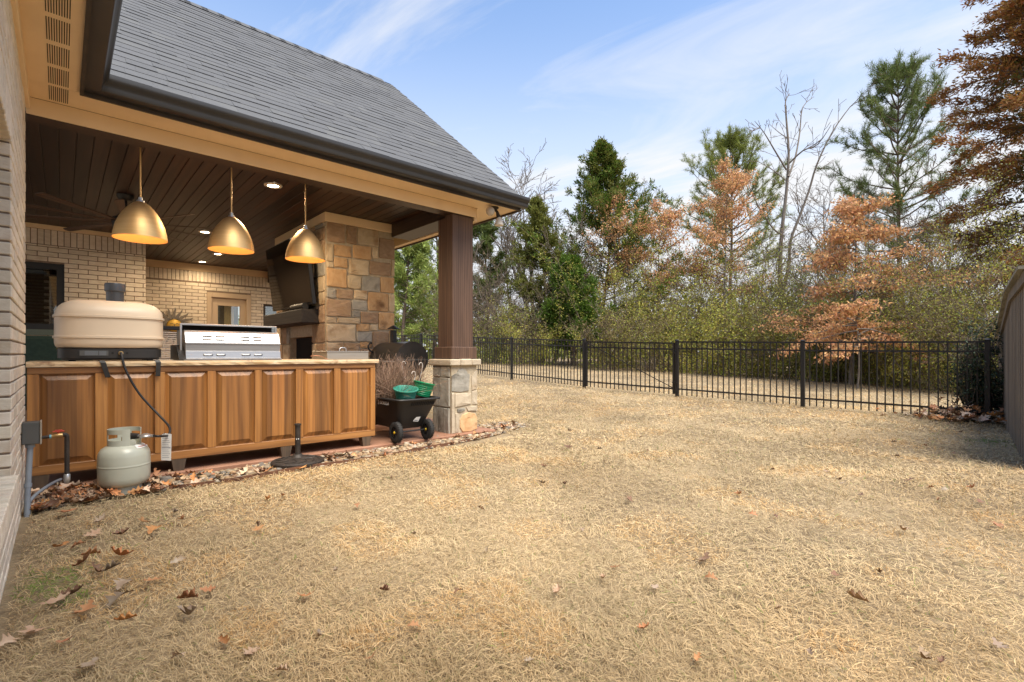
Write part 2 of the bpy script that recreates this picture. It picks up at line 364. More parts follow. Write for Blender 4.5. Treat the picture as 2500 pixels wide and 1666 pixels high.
m_boxgrey = M('grey_box_paint', (0.075, 0.076, 0.073), (0.09, 0.09, 0.085), scale=6, rough=0.5)
m_iron = M('cast_iron', (0.030, 0.025, 0.022), (0.050, 0.040, 0.033), scale=14, rough=0.55, metal=0.3, bump=0.4, bscale=60)
m_green = M('green_plastic', (0.012, 0.20, 0.085), (0.016, 0.26, 0.11), scale=6, rough=0.32)
m_teal = M('teal_plastic', (0.035, 0.21, 0.155), (0.05, 0.26, 0.19), scale=8, rough=0.42)
m_yellow = M('yellow_hub', (0.75, 0.50, 0.02), rough=0.4)
m_twig = M('dry_twig', (0.30, 0.195, 0.135), (0.21, 0.135, 0.09), scale=8, rough=0.9, var=0.35, hue=0.01)
m_tv = M('tv_screen', (0.004, 0.004, 0.005), rough=0.05, spec=0.35)
m_mantel = wood('charred_mantel', (0.030, 0.024, 0.022), (0.050, 0.040, 0.036), (0.012, 0.010, 0.009), axis=1, rough=0.7)
m_recess = M('black_recess', (0.010, 0.009, 0.009), rough=0.95)  # one near-black colour for openings: firebox, lid gap, louvre slits
m_door = M('beige_door_paint', (0.50, 0.39, 0.27), (0.54, 0.42, 0.30), scale=3, rough=0.5)
m_glass = pane('window_glass')
m_glassd = pane('dark_window_glass', (0.55, 0.60, 0.58), 0.10)
m_blind = M('window_blind', (0.40, 0.45, 0.41), (0.46, 0.50, 0.46), scale=4, rough=0.5)
m_blinddark = M('dark_blind', (0.10, 0.10, 0.075), (0.14, 0.13, 0.10), scale=4, rough=0.5)
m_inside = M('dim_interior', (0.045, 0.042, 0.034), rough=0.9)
m_sill = M('green_sill_paint', (0.10, 0.13, 0.11), rough=0.5)
m_chairgreen = M('dark_green_fabric', (0.020, 0.045, 0.036), (0.028, 0.058, 0.046), scale=40, rough=0.85)
m_stool = M('grey_stool_metal', (0.11, 0.11, 0.105), (0.16, 0.155, 0.14), scale=12, rough=0.5, metal=0.3)
m_sunmetal = M('grey_sun_metal', (0.15, 0.14, 0.13), (0.22, 0.19, 0.15), scale=9, rough=0.5, metal=0.6)
m_sungold = M('gold_sun_face', (0.58, 0.34, 0.05), (0.66, 0.42, 0.08), scale=9, rough=0.45, metal=0.2)
m_fanwood = wood('fan_blade_wood', (0.085, 0.052, 0.034), (0.13, 0.082, 0.054), (0.035, 0.022, 0.015), axis=0, rough=0.5)
m_canlight = emit('can_light_lens', (1.0, 0.80, 0.52), 14.0)
m_bulb = emit('pendant_bulb', (1.0, 0.70, 0.35), 6.0)
m_lamprim = M('can_light_trim', (0.58, 0.52, 0.44), rough=0.45)
m_rust = M('rusty_edging', (0.10, 0.045, 0.026), (0.16, 0.075, 0.040), scale=12, rough=0.9)
m_hose = M('black_gas_hose', (0.016, 0.015, 0.016), rough=0.5)

# ================================================================== ground
def sstep(a, b, x):
    t = np.clip((np.asarray(x, dtype=float) - a) / (b - a), 0, 1); return t * t * (3 - 2 * t)
def gz(x, y):
    yc = np.clip(y, 0, 16)
    z = -0.045 + sstep(4.0, 10.0, x) * (0.01 + 0.006 * yc + 0.0018 * yc * yc)
    return z + 0.35 * sstep(30, 80, np.hypot(x, y))
def noise2(x, y, s, seed=0):
    """cheap value noise in 0..1"""
    x = np.asarray(x, dtype=float) * s + seed * 17.13; y = np.asarray(y, dtype=float) * s + seed * 5.71
    xi, yi = np.floor(x), np.floor(y); fx, fy = x - xi, y - yi; fx = fx * fx * (3 - 2 * fx); fy = fy * fy * (3 - 2 * fy)
    def h(a, b): return np.modf(np.abs(np.sin(a * 127.1 + b * 311.7 + seed) * 43758.5453))[0]
    return (h(xi, yi) * (1 - fx) + h(xi + 1, yi) * fx) * (1 - fy) + (h(xi, yi + 1) * (1 - fx) + h(xi + 1, yi + 1) * fx) * fy

m_soil = M('straw_soil', (0.17, 0.125, 0.075), (0.26, 0.195, 0.115), scale=22, rough=0.95, bump=0.6, bscale=60, bdist=0.02, c3=(0.33, 0.25, 0.15), c3scale=0.9, c3lo=0.4, c3hi=0.65)
gx = np.concatenate([np.linspace(-60, -4, 15), np.arange(-3.5, 14, 0.25), np.linspace(14, 40, 40), np.linspace(45, 600, 30)])
gy = np.concatenate([np.linspace(-300, -12, 20), np.linspace(-10, -2, 9), np.arange(-1.5, 16, 0.25), np.linspace(16.5, 40, 30), np.linspace(45, 600, 30)])
GX, GY = np.meshgrid(gx, gy, indexing='ij')
GZ = gz(GX, GY) - 0.012 + 0.02 * (noise2(GX, GY, 1.3, 1) - 0.5)
gv = np.stack([GX, GY, GZ], -1).reshape(-1, 3); ny = len(gy)
ii, jj = np.meshgrid(np.arange(len(gx) - 1), np.arange(ny - 1), indexing='ij'); b0 = (ii * ny + jj).ravel()
ground = link('ground', npmesh('ground', gv, np.stack([b0, b0 + ny, b0 + ny + 1, b0 + 1], -1), m_soil)); tag(ground, 'dormant straw-coloured lawn', None, None, 'structure')
for p in ground.data.polygons: p.use_smooth = True

# patio slab
mb = MB(); mb.box(-3.2, 4.15, 4.885, 12.3, -0.14, 0.0, ch=0.008); patio = mb.build('patio', m_slab); tag(patio, 'terracotta stained concrete patio slab', None, None, 'structure')

# ================================================================== house
house = thing('house', 'cream brick house with grey shingle roof and covered patio', 'house', (1.5, 5.0, 0))

# ---- bricks: every laid brick as a box; the 300 that show largest become objects, the rest one joined part
_bm = {}
def piece_mesh(kind, dims, mat, ch):
    k = (kind,) + tuple(round(d, 3) for d in dims)
    if k not in _bm:
        x, y, z = [d / 2 for d in k[1:]]
        _bm[k] = MB().box(-x, x, -y, y, -z, z, ch=ch).mesh(kind, mat)
    return _bm[k]
bricks = []           # (centre, dims, parent key, facing)
def lay(plane, c, u0, u1, z0, z1, course, length, holes=(), depth=0.09, facing=-1, start=0.0, key='a'):
    """running bond on a vertical plane; plane 'X' or 'Y' at coordinate c, u the other axis"""
    n = int(math.ceil((z1 - z0) / course)); j = 0.010
    for i in range(n):
        za = z0 + i * course; zb = min(za + course - j, z1)
        if zb - za < 0.02: continue
        u = u0 - (length / 2 if i % 2 else 0) - start
        while u < u1:
            a, b = max(u, u0), min(u + length - j, u1); u += length
            segs = [(a, b)]
            for (h0, h1, hz0, hz1) in holes:
                if zb > hz0 + 0.01 and za < hz1 - 0.01:
                    ns = []
                    for (p, q) in segs:
                        if q <= h0 or p >= h1: ns.append((p, q)); continue
                        if p < h0: ns.append((p, h0))
                        if q > h1: ns.append((h1, q))
                    segs = ns
            for (p, q) in segs:
                if q - p < 0.025: continue
                d = depth + random.uniform(-0.002, 0.002); cc = c - facing * d / 2 + facing * random.uniform(-0.0015, 0.0015)
                if plane == 'X': bricks.append((((cc), (p + q) / 2, (za + zb) / 2), (d, q - p, zb - za), key, facing))
                else: bricks.append((((p + q) / 2, cc, (za + zb) / 2), (q - p, d, zb - za), key, facing))
def soldier(plane, c, u0, u1, z0, z1, w=0.072, facing=-1, key='a', depth=0.09):
    u = u0; j = 0.010
    while u + 0.03 < u1:
        q = min(u + w - j, u1); cc = c - facing * depth / 2 + facing * random.uniform(-0.0015, 0.0015)
        if plane == 'X': bricks.append(((cc, (u + q) / 2, (z0 + z1) / 2), (depth, q - u, z1 - z0), key, facing))
        else: bricks.append((((u + q) / 2, cc, (z0 + z1) / 2), (q - u, depth, z1 - z0), key, facing))
        u += w
XW = -0.185; YJ = 3.57; YC = 4.93          # near wall face, window jamb, wall corner
walls = {}
mb = MB()                                   # mortar core of the near wall, with the window recess cut out
mb.box(-0.60, XW - 0.008, YJ + 0.008, YC - 0.008, -0.12, 2.74)
mb.box(-0.60, XW - 0.008, 1.50, YJ + 0.008, -0.12, 0.27); mb.box(-0.60, XW - 0.008, 1.50, YJ + 0.008, 2.06, 2.74)
mb.box(-0.60, XW - 0.008, -6.0, 1.50, -0.12, 2.74)
walls['near'] = mb.build('wall', m_mortar, house); walls['near']['label'] = 'cream brick side wall with window recess'
lay('X', XW, YJ, YC, -0.10, 2.74, 0.0715, 0.225, facing=1, key='near')
lay('X', XW, 1.5, YJ, -0.10, 0.27, 0.0715, 0.225, facing=1, key='near', start=0.1)
lay('X', XW, 2.2, YJ, 2.26, 2.74, 0.0715, 0.225, facing=1, key='near', start=0.1)
soldier('X', XW, 2.2, YJ - 0.002, 2.05, 2.25, facing=1, key='near')
lay('Y', YJ, -0.42, XW - 0.095, 0.33, 2.05, 0.0715, 0.225, facing=-1, key='near')
i = 0; y = 1.56
while y < YJ - 0.01:                         # sloping rowlock sill
    bricks.append(((XW - 0.068, y + 0.031, 0.312), (0.19, 0.058, 0.095), 'near', 9)); y += 0.0715
MB().box(XW - 0.15, XW + 0.010, 1.56, YJ - 0.004, 0.262, 0.335).build('sill_mortar', m_mortar, house)
# window set back in the near wall (outside the frame of the photo, but it closes the recess)
nw = MB(); nw.box(-0.40, -0.34, 1.5, YJ, 0.30, 2.06); nw.build('window', m_fascia, house)

YA, YB = 9.96, 12.2
WA = (-1.25, 0.04, 1.33, 2.305)
mb = MB(); mb.box(-3.2, WA[0], YA + 0.008, YA + 0.25, 0, 2.86); mb.box(WA[0], WA[1], YA + 0.008, YA + 0.25, 0, WA[2]); mb.box(WA[0], WA[1], YA + 0.008, YA + 0.25, WA[3], 2.86)
mb.box(WA[1], 1.012, YA + 0.008, YA + 0.25, 0, 2.86); mb.box(0.80, 1.012, YA + 0.25, YB + 0.1, 0, 2.86)
walls['a'] = mb.build('wall', m_mortar, house); walls['a']['label'] = 'brick patio wall beside the dark window'
lay('Y', YA, -0.75, 1.02, 0.90, 2.565, 0.0715, 0.225, holes=[WA], key='a', start=0.06)
soldier('Y', YA, -0.75, 1.02, 2.575, 2.79, key='a')
DB = (2.30, 3.16, 0.0, 2.29); WB = (3.42, 4.2, 0.9, 2.12)
mb = MB(); mb.box(1.02, DB[0], YB + 0.008, YB + 0.25, 0, 2.86); mb.box(DB[0], DB[1], YB + 0.008, YB + 0.25, DB[3], 2.86)
mb.box(DB[1], WB[0], YB + 0.008, YB + 0.25, 0, 2.86); mb.box(WB[0], WB[1], YB + 0.008, YB + 0.25, 0, WB[2]); mb.box(WB[0], WB[1], YB + 0.008, YB + 0.25, WB[3], 2.86); mb.box(WB[1], 5.2, YB + 0.008, YB + 0.25, 0, 2.86)
walls['b'] = mb.build('wall', m_mortar, house); walls['b']['label'] = 'far brick patio wall with the beige door'
lay('Y', YB, 1.03, 4.4, 0.90, 2.49, 0.0715, 0.225, holes=[DB, WB], key='b', start=0.12)
soldier('Y', YB, 1.03, 4.4, 2.50, 2.71, key='b')
for k, (x0, x1, Y, zb, zt) in {'a': (-3.2, 1.02, YA, 2.795, 2.858), 'b': (1.02, 4.4, YB, 2.715, 2.858)}.items():
    MB().box(x0, x1 + 0.004, Y - 0.02, Y + 0.06, zb, zt).build('frieze_board', m_trim, house)

def place_pieces(lst, name, mat, limit, ch, jitter=0.002):
    def area(b):
        c, d, k, f = b; pr = project(c)
        if pr is None: return 0
        ins = -15 < pr[0] < 2515 and -15 < pr[1] < 1681
        cam_v = Vector((c[0], c[1], c[2] - CZ)).normalized()
        face = abs(cam_v.x) if f == 1 else abs(cam_v.y)
        if f == 9: face = 1.0
        return (max(d[0], d[1]) * d[2] * (face + 0.02) / pr[2] ** 2) if ins else 0
    order = sorted(range(len(lst)), key=lambda i: -area(lst[i])); keep = set(order[:limit])
    rest = {}
    for i, (c, d, k, f) in enumerate(lst):
        rot = -0.13 if f == 9 else 0.0
        if i in keep and area(lst[i]) > 0:
            o = link(name, piece_mesh(name, d, mat, ch), walls[k], c)
            if f == 9: o.rotation_euler = (0, 0.13, 0)
        else:
            r = rest.setdefault(k, MB()); r.box(c[0] - d[0] / 2, c[0] + d[0] / 2, c[1] - d[1] / 2, c[1] + d[1] / 2, c[2] - d[2] / 2, c[2] + d[2] / 2, ch=ch)
    for k, r in rest.items():
        o = r.build(name, mat, walls[k]); o['kind'] = 'stuff'; o['label'] = 'remaining bricks of the wall'
place_pieces(bricks, 'brick', m_brick, 296, 0.004)

# ---- windows and door of the patio walls
def window(name, x0, x1, Y, z0, z1, fr, mat_fr, mat_bl, mat_gl, pitch, label, inside=0.5):
    fb = MB(); fb.box(x0, x1, Y + 0.03, Y + 0.10, z1 - fr, z1); fb.box(x0, x1, Y + 0.03, Y + 0.10, z0, z0 + fr); fb.box(x0, x0 + fr, Y + 0.031, Y + 0.099, z0 + fr, z1 - fr); fb.box(x1 - fr, x1, Y + 0.031, Y + 0.099, z0 + fr, z1 - fr)
    w = fb.build(name, mat_fr, house); w['label'] = label
    MB().box(x0 + fr, x1 - fr, Y + 0.060, Y + 0.064, z0 + fr, z1 - fr).build('pane', mat_gl, w)
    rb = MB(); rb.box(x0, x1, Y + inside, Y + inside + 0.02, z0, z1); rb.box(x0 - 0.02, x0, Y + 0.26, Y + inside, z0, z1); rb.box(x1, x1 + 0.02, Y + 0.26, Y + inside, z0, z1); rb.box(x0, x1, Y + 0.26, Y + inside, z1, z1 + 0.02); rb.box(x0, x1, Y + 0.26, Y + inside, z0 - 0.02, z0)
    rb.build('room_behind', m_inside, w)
    z = z0 + fr + 0.01; n = 0; me = None
    while z < z1 - fr - 0.02:
        if me is None:
            s = MB(); a, b = x0 + fr + 0.01, x1 - fr - 0.01; s.add([(a - (a + b) / 2, -0.02, -0.012), (b - (a + b) / 2, -0.02, -0.012), (b - (a + b) / 2, 0.02, 0.012), (a - (a + b) / 2, 0.02, 0.012), (a - (a + b) / 2, -0.02, -0.0095), (b - (a + b) / 2, -0.02, -0.0095), (b - (a + b) / 2, 0.02, 0.0145), (a - (a + b) / 2, 0.02, 0.0145)],
                [(0, 3, 2, 1), (4, 5, 6, 7), (0, 1, 5, 4), (1, 2, 6, 5), (2, 3, 7, 6), (3, 0, 4, 7)]); me = s.mesh('slat', mat_bl)
        link('slat', me, w, ((x0 + x1) / 2, Y + 0.14, z)); z += pitch
    return w
w1 = window('window', WA[0], WA[1], YA, WA[2], WA[3], 0.085, m_black, m_blinddark, m_glassd, 0.048, 'dark framed window with blinds', 0.7)
MB().box(WA[0] - 0.03, WA[1] + 0.03, YA - 0.05, YA + 0.03, 1.245, 1.328).build('sill', m_sill, w1)
w2 = window('window', WB[0], WB[1], YB, WB[2], WB[3], 0.05, m_fascia, m_blind, m_glass, 0.055, 'small window with pale green blinds', 0.5)
dr = MB()
for (a, b, c, d) in ((DB[0], DB[0] + 0.09, 0.0, 2.29), (DB[1] - 0.09, DB[1], 0.0, 2.29), (DB[0] + 0.09, DB[1] - 0.09, 2.19, 2.29)): dr.box(a, b, YB - 0.02, YB + 0.12, c, d, ch=0.006)
door = dr.build('door', m_door, house); door['label'] = 'beige patio door with glass panel'
a, b = DB[0] + 0.092, DB[1] - 0.092
lf = MB(); lf.box(a, a + 0.11, YB + 0.05, YB + 0.095, 0.02, 2.185); lf.box(b - 0.11, b, YB + 0.05, YB + 0.095, 0.02, 2.185); lf.box(a + 0.11, b - 0.11, YB + 0.05, YB + 0.095, 2.04, 2.185); lf.box(a + 0.11, b - 0.11, YB + 0.05, YB + 0.095, 0.02, 0.25)
for q in (a + 0.11, b - 0.125): lf.box(q, q + 0.015, YB + 0.04, YB + 0.06, 0.25, 2.04)
lf.box(a + 0.11, b - 0.11, YB + 0.04, YB + 0.06, 2.025, 2.04); lf.build('door_leaf', m_door, door)
MB().box(a + 0.125, b - 0.125, YB + 0.070, YB + 0.075, 0.25, 2.025).build('pane', m_glass, door)
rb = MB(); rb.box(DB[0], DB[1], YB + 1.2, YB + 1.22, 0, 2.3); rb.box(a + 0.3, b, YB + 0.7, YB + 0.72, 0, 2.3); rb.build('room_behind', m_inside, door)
cur = MB(); pts = []
for k in range(13): pts.append((a + 0.30 + 0.016 * k, YB + 0.30 + (0.02 if k % 2 else 0)))
for k in range(12): cur.add([(*pts[k], 0.05), (*pts[k + 1], 0.05), (*pts[k + 1], 2.2), (*pts[k], 2.2)], [(0, 1, 2, 3)])
cur.build('curtain', m_trim, door)
MB().lathe([(0.0, -0.03), (0.026, -0.028), (0.03, 0), (0.026, 0.028), (0, 0.03)], (a + 0.055, YB + 0.01, 1.0), 14).build('knob', m_brass, door, 40)

# ---- roof
P = math.atan(0.8275); CP, SP = math.cos(P), math.sin(P); EY, EZ = 4.55, 2.955; XR = 4.26; RY = 7.825; SL = (RY - EY) / CP
def rp(x, s, n=0.0): return (x, EY + s * CP - n * SP, EZ + s * SP + n * CP)
mb = MB()
vl = lambda s: 0.20 - s * CP
b_ = [rp(vl(0), 0, -0.01), rp(XR - 0.01, 0, -0.01), rp(XR - 0.01, SL, -0.01), rp(vl(SL), SL, -0.01)]
t_ = [rp(vl(0), 0, -0.12), rp(XR - 0.01, 0.12, -0.12), rp(XR - 0.01, SL, -0.12), rp(vl(SL), SL, -0.12)]
mb.add(b_ + t_, [(0, 1, 2, 3), (7, 6, 5, 4), (0, 4, 5, 1), (1, 5, 6, 2), (2, 6, 7, 3), (3, 7, 4, 0)])
RZ = EZ + SL * SP
# back slope of the patio roof and the roof over the left wing
mb.add([(XR - 0.01, RY, RZ), (XR - 0.01, 12.6, 2.95), (-3.1, 12.6, 2.95), (-3.1, RY, RZ)], [(0, 1, 2, 3)])
mb.add([(0.20, -6.2, EZ), (0.20, EY, EZ), (-3.07, RY, RZ), (-5.6, RY, RZ + 2.1), (-5.6, -6.2, RZ + 2.1)], [(0, 1, 2, 3, 4)])
roof = mb.build('roof', m_shingle, house); roof['label'] = 'steep grey architectural shingle roof'
shing = []; EXP = 0.143; nc = int(SL / EXP); widths = (0.20, 0.26, 0.32)
for i in range(nc):
    s = i * EXP; x = vl(s) - random.uniform(0, 0.3)
    while x < XR:
        w = random.choice(widths); t = random.choice((0.006, 0.010))
        if x + w > XR: w = XR - x + random.uniform(0.0, 0.012)
        if w > 0.03: shing.append((x, s, w, t))
        x += w + 0.001
_sm = {}
def shmesh(w, t):
    k = (round(w, 2), t)
    if k not in _sm:
        mbs = MB(); vs = []
        for (n0, n1, s) in ((-0.004, t, 0.0), (-0.006, 0.0015, 0.165)):
            for n in (n0, n1):
                for x in (0.0, k[0]): vs.append((x, s, n))
        mbs.add(vs, [(0, 1, 3, 2), (2, 3, 7, 6), (0, 2, 6, 4), (1, 5, 7, 3), (4, 6, 7, 5), (0, 4, 5, 1)]); _sm[k] = mbs.mesh('shingle', m_shingle)
    return _sm[k]
def sarea(q):
    x, s, w, t = q; p = rp(x + w / 2, s + 0.07); pr = project(p)
    if pr is None or not (0 < pr[0] < 2500 and 0 < pr[1] < 1666): return 0
    return w / pr[2] ** 2 * (1 + 1e-3 * random.random())
so = sorted(range(len(shing)), key=lambda i: -sarea(shing[i])); keep = set(so[:296]); rest = MB()
for i, (x, s, w, t) in enumerate(shing):
    if i in keep:
        o = link('shingle', shmesh(w, t), roof, rp(x, s)); o.rotation_euler = (P, 0, 0)
    else:
        vs = [rp(x + xx, s + ss, nnn) for (n0, n1, ss) in ((-0.004, t, 0.0), (-0.006, 0.0015, 0.165)) for nnn in (n0, n1) for xx in (0.0, w)]
        rest.add(vs, [(0, 1, 3, 2), (2, 3, 7, 6), (0, 2, 6, 4), (1, 5, 7, 3), (4, 6, 7, 5), (0, 4, 5, 1)])
o = rest.build('shingle', m_shingle, roof); o['kind'] = 'stuff'; o['label'] = 'remaining shingles of the roof'
x = -3.0
me = MB()
me.add([(0, -0.13, -0.10), (0.28, -0.13, -0.10), (0.28, 0, 0.012), (0, 0, 0.012), (0.28, 0.13, -0.10), (0, 0.13, -0.10)], [(0, 1, 2, 3), (3, 2, 4, 5)]); me = me.mesh('ridge_cap', m_shingle)
while x < XR - 0.27:
    if x > 0.8: link('ridge_cap', me, roof, (x, RY, RZ + 0.012))
    x += 0.20
# gable end wall and rake boards (seen only from the side)
MB().add([(3.95, 5.0, 2.86), (3.95, 12.2, 2.86), (3.95, RY, RZ - 0.15)], [(0, 1, 2)]).build('gable_wall', m_trim, house)
mb = MB(); a0 = rp(XR + 0.002, -0.02, 0.0); a1 = rp(XR + 0.002, SL, 0.0)
mb.add([rp(XR - 0.012, -0.02, -0.004), rp(XR + 0.02, -0.02, -0.004), rp(XR + 0.02, SL, -0.004), rp(XR - 0.012, SL, -0.004), rp(XR - 0.012, -0.02, -0.16), rp(XR + 0.02, -0.02, -0.16), rp(XR + 0.02, SL, -0.16), rp(XR - 0.012, SL, -0.16)],
       [(0, 1, 2, 3), (7, 6, 5, 4), (0, 4, 5, 1), (1, 5, 6, 2), (2, 6, 7, 3), (3, 7, 4, 0)]); mb.build('rake_board', m_fascia, house)

# ---- eaves: soffit, vents, fascia, gutter, beams
SZ = 2.822
mb = MB(); mb.box(XW - 0.1, 4.352, 4.662, 4.98, SZ, SZ + 0.02); mb.box(3.93, 4.352, 4.98, 12.3, SZ, SZ + 0.02); mb.build('soffit', m_trim, house)
mb = MB(); mb.box(XW - 0.05, 0.10, -6.0, 4.660, SZ, SZ + 0.02); sof = mb.build('soffit', m_trim, house)
mb = MB(); mb.box(XW - 0.02, XW + 0.022, -6.0, 4.975, 2.735, SZ - 0.001, ch=0.004); mb.build('frieze_board', m_trim, house)
for (ya, yb) in ((4.665, 4.945), (4.36, 4.645), (4.045, 4.33), (3.72, 4.01), (3.40, 3.69), (3.06, 3.36)):
    v = MB()
    for k in range(10):
        xx = -0.062 + k * 0.0108; v.box(xx, xx + 0.0042, ya + 0.012, yb - 0.012, SZ - 0.0018, SZ + 0.012)
    o = v.build('soffit_vent', m_slot, house)
FB = 2.800
mb = MB(); mb.box(0.12, 4.36, 4.640, 4.661, FB, 2.952); mb.box(4.353, 4.374, 4.661, 12.3, FB, 2.952)
mb.box(0.099, 0.1199, -6.0, 4.661, FB, 2.952); mb.build('fascia', m_fascia, house)
prof = [(0.0, 2.942), (0.0, 2.826), (0.080, 2.826), (0.092, 2.832), (0.098, 2.846), (0.099, 2.862), (0.105, 2.878), (0.120, 2.892), (0.130, 2.905), (0.133, 2.920), (0.133, 2.944), (0.124, 2.948), (0.118, 2.944), (0.110, 2.936)]
ra = [(0.12 + o, 4.64 - o, z) for o, z in prof]; rb_ = [(4.395, 4.64 - o, z) for o, z in prof]
g = MB().rings([ra, rb_]); gut = g.build('gutter', m_gutter, house, 40)
rc = [(0.12 + o, -6.0, z) for o, z in prof]
MB().rings([rc, ra]).build('gutter', m_gutter, house, 40)
mb = MB(); mb.box(XW, 3.905, 4.98, 5.0, 2.702, SZ - 0.001, ch=0.003); mb.build('beam_face', m_trim, house)
mb = MB(); mb.box(XW, 3.90, 5.001, 5.17, 2.700, 2.86, ch=0.004); mb.build('beam', m_trimdark, house)
MB().box(3.565, 3.885, 5.172, 6.545, 2.670, 2.858, ch=0.004).build('beam', m_beamdark, house)
MB().box(3.50, 3.72, 8.7, 12.17, 2.60, 2.858, ch=0.004).build('beam', m_beamdark, house)
MB().box(3.89, 3.93, 5.0, 12.2, 2.66, SZ - 0.001).build('beam_face', m_trim, house)
# ceiling of tongue-and-groove planks
cb = MB(); cb.box(-3.2, 3.95, 5.0, 12.35, 2.874, 2.90); ceil = cb.build('ceiling', m_beamdark, house); ceil['label'] = 'dark stained plank ceiling of the patio'
pm = MB(); pm.box(-0.056, 0.056, -3.6, 3.6, -0.008, 0.008, ch=0.004); pm = pm.mesh('plank', m_plank)
x = -3.1; 
while x < 3.92:
    if x > -1.5: link('plank', pm, ceil, (x, 8.6, 2.868))
    x += 0.1165

# ---- stone work
m_stone = [M('stone_tan', (0.52, 0.40, 0.255), (0.60, 0.485, 0.33), scale=5, stretch=(1, 1, 1.6), rough=0.9, bump=0.6, bscale=22, bdist=0.01, var=0.12, c3=(0.30, 0.17, 0.08), c3scale=3.5, dist=1.0),
           M('stone_orange', (0.50, 0.30, 0.145), (0.58, 0.385, 0.21), scale=6, stretch=(1.5, 1, 1), rough=0.9, bump=0.6, bscale=22, bdist=0.01, var=0.12, c3=(0.20, 0.105, 0.05), c3scale=4, dist=1.5),
           M('stone_grey', (0.31, 0.29, 0.245), (0.40, 0.37, 0.315), scale=6, rough=0.9, bump=0.6, bscale=22, bdist=0.01, var=0.12, c3=(0.16, 0.145, 0.12), c3scale=4, dist=1.0),
           M('stone_brown', (0.32, 0.21, 0.13), (0.43, 0.30, 0.195), scale=6, stretch=(1, 1, 2), rough=0.9, bump=0.6, bscale=22, bdist=0.01, var=0.14, c3=(0.36, 0.24, 0.13), c3scale=4, dist=1.5),
           M('stone_cream', (0.44, 0.365, 0.265), (0.52, 0.44, 0.33), scale=6, rough=0.9, bump=0.6, bscale=22, bdist=0.01, var=0.10, c3=(0.42, 0.28, 0.15), c3scale=3, dist=1.0)]
m_joint = M('stone_mortar', (0.42, 0.345, 0.24), (0.50, 0.42, 0.30), scale=25, rough=0.95, bump=0.5, bscale=60)
def stone(poly, fn, d, mat, parent, name='stone', ch=0.006):
    n = len(poly); cx = sum(p[0] for p in poly) / n; cy = sum(p[1] for p in poly) / n
    rads = max(max(abs(p[0] - cx) for p in poly), max(abs(p[1] - cy) for p in poly), 1e-3)
    ins = [(cx + (p[0] - cx) * (1 - ch / rads), cy + (p[1] - cy) * (1 - ch / rads)) for p in poly]
    in2 = [(cx + (p[0] - cx) * 0.5, cy + (p[1] - cy) * 0.5) for p in poly]
    rr = [[fn(u, v, -0.01) for u, v in poly], [fn(u, v, d * 0.5) for u, v in poly], [fn(u, v, d + random.uniform(-0.004, 0.003)) for u, v in ins], [fn(u, v, d + random.uniform(-0.003, 0.005)) for u, v in in2]]
    return MB().rings(rr).build(name, mat, parent)
def rough_rect(u0, u1, v0, v1, j=0.008):
    r = lambda a: random.uniform(-a, a); q = j
    L_ = lambda a, b, t: a + (b - a) * t
    w, h = u1 - u0, v1 - v0; c = min(w, h) * 0.055
    return [(u0 + c, v0 + r(q) * .5), (L_(u0, u1, .5), v0 + r(q)), (u1 - c, v0 + r(q) * .5), (u1 + r(q) * .5, v0 + c), (u1 + r(q), L_(v0, v1, .5)), (u1 + r(q) * .5, v1 - c),
            (u1 - c, v1 + r(q) * .5), (L_(u0, u1, .5), v1 + r(q)), (u0 + c, v1 + r(q) * .5), (u0 + r(q) * .5, v1 - c), (u0 + r(q), L_(v0, v1, .5)), (u0 + r(q) * .5, v0 + c)]
FX0, FX1, FY0, FY1 = 2.60, 3.625, 6.55, 8.62       # fireplace block
mb = MB(); e = 0.014
mb.box(FX0 + e, FX1 - e, FY0 + e, 7.02, 0, 2.86); mb.box(FX0 + e, FX1 - e, 7.95, FY1 - e, 0, 2.86); mb.box(FX0 + e, FX1 - e, 7.02, 7.95, 1.22, 2.86); mb.box(FX0 + e, FX1 - e, 7.02, 7.95, 0, 0.42); mb.box(FX1 - 0.25, FX1 - e - 0.001, 7.02, 7.95, 0.42, 1.22)
fire = mb.build('fireplace', m_joint, house); fire['label'] = 'tall stone fireplace and chimney breast'
fnY = lambda u, v, w: (u, FY0 + e - w, v); fnX = lambda u, v, w: (FX0 + e - w, u, v)
def z3(x, y): return (600 + x / 3.336, 400 + y / 3.336)
tbl = """665,485,810,640,3;825,500,905,650,3;915,520,1083,665,0;1090,610,1215,775,3;662,655,715,790,0;722,665,860,757,1;878,668,1022,775,1;1032,680,1080,770,0;
722,767,830,845,1;848,785,1003,905,0;1010,800,1180,910,3;1187,785,1217,915,0;662,798,715,846,0;662,855,825,1005,1;832,915,938,1018,0;945,920,1092,1042,2;1100,925,1217,1052,1;662,1015,735,1090,2;
742,1025,878,1098,3;885,1030,990,1105,0;998,1052,1162,1200,1;1170,1062,1217,1205,0;662,1107,858,1245,3;868,1115,988,1190,2;866,1198,933,1250,2;940,1208,1078,1300,3;662,1253,738,1298,0;745,1256,932,1298,0;
1085,1215,1217,1352,1;662,1307,898,1450,0;906,1307,1010,1362,1;1017,1307,1077,1362,0;906,1370,1028,1448,2;1036,1370,1165,1500,3;1172,1360,1217,1500,0;662,1458,798,1535,0;804,1460,930,1535,3;936,1456,1028,1500,1;936,1508,1090,1568,3;1097,1508,1217,1568,1"""
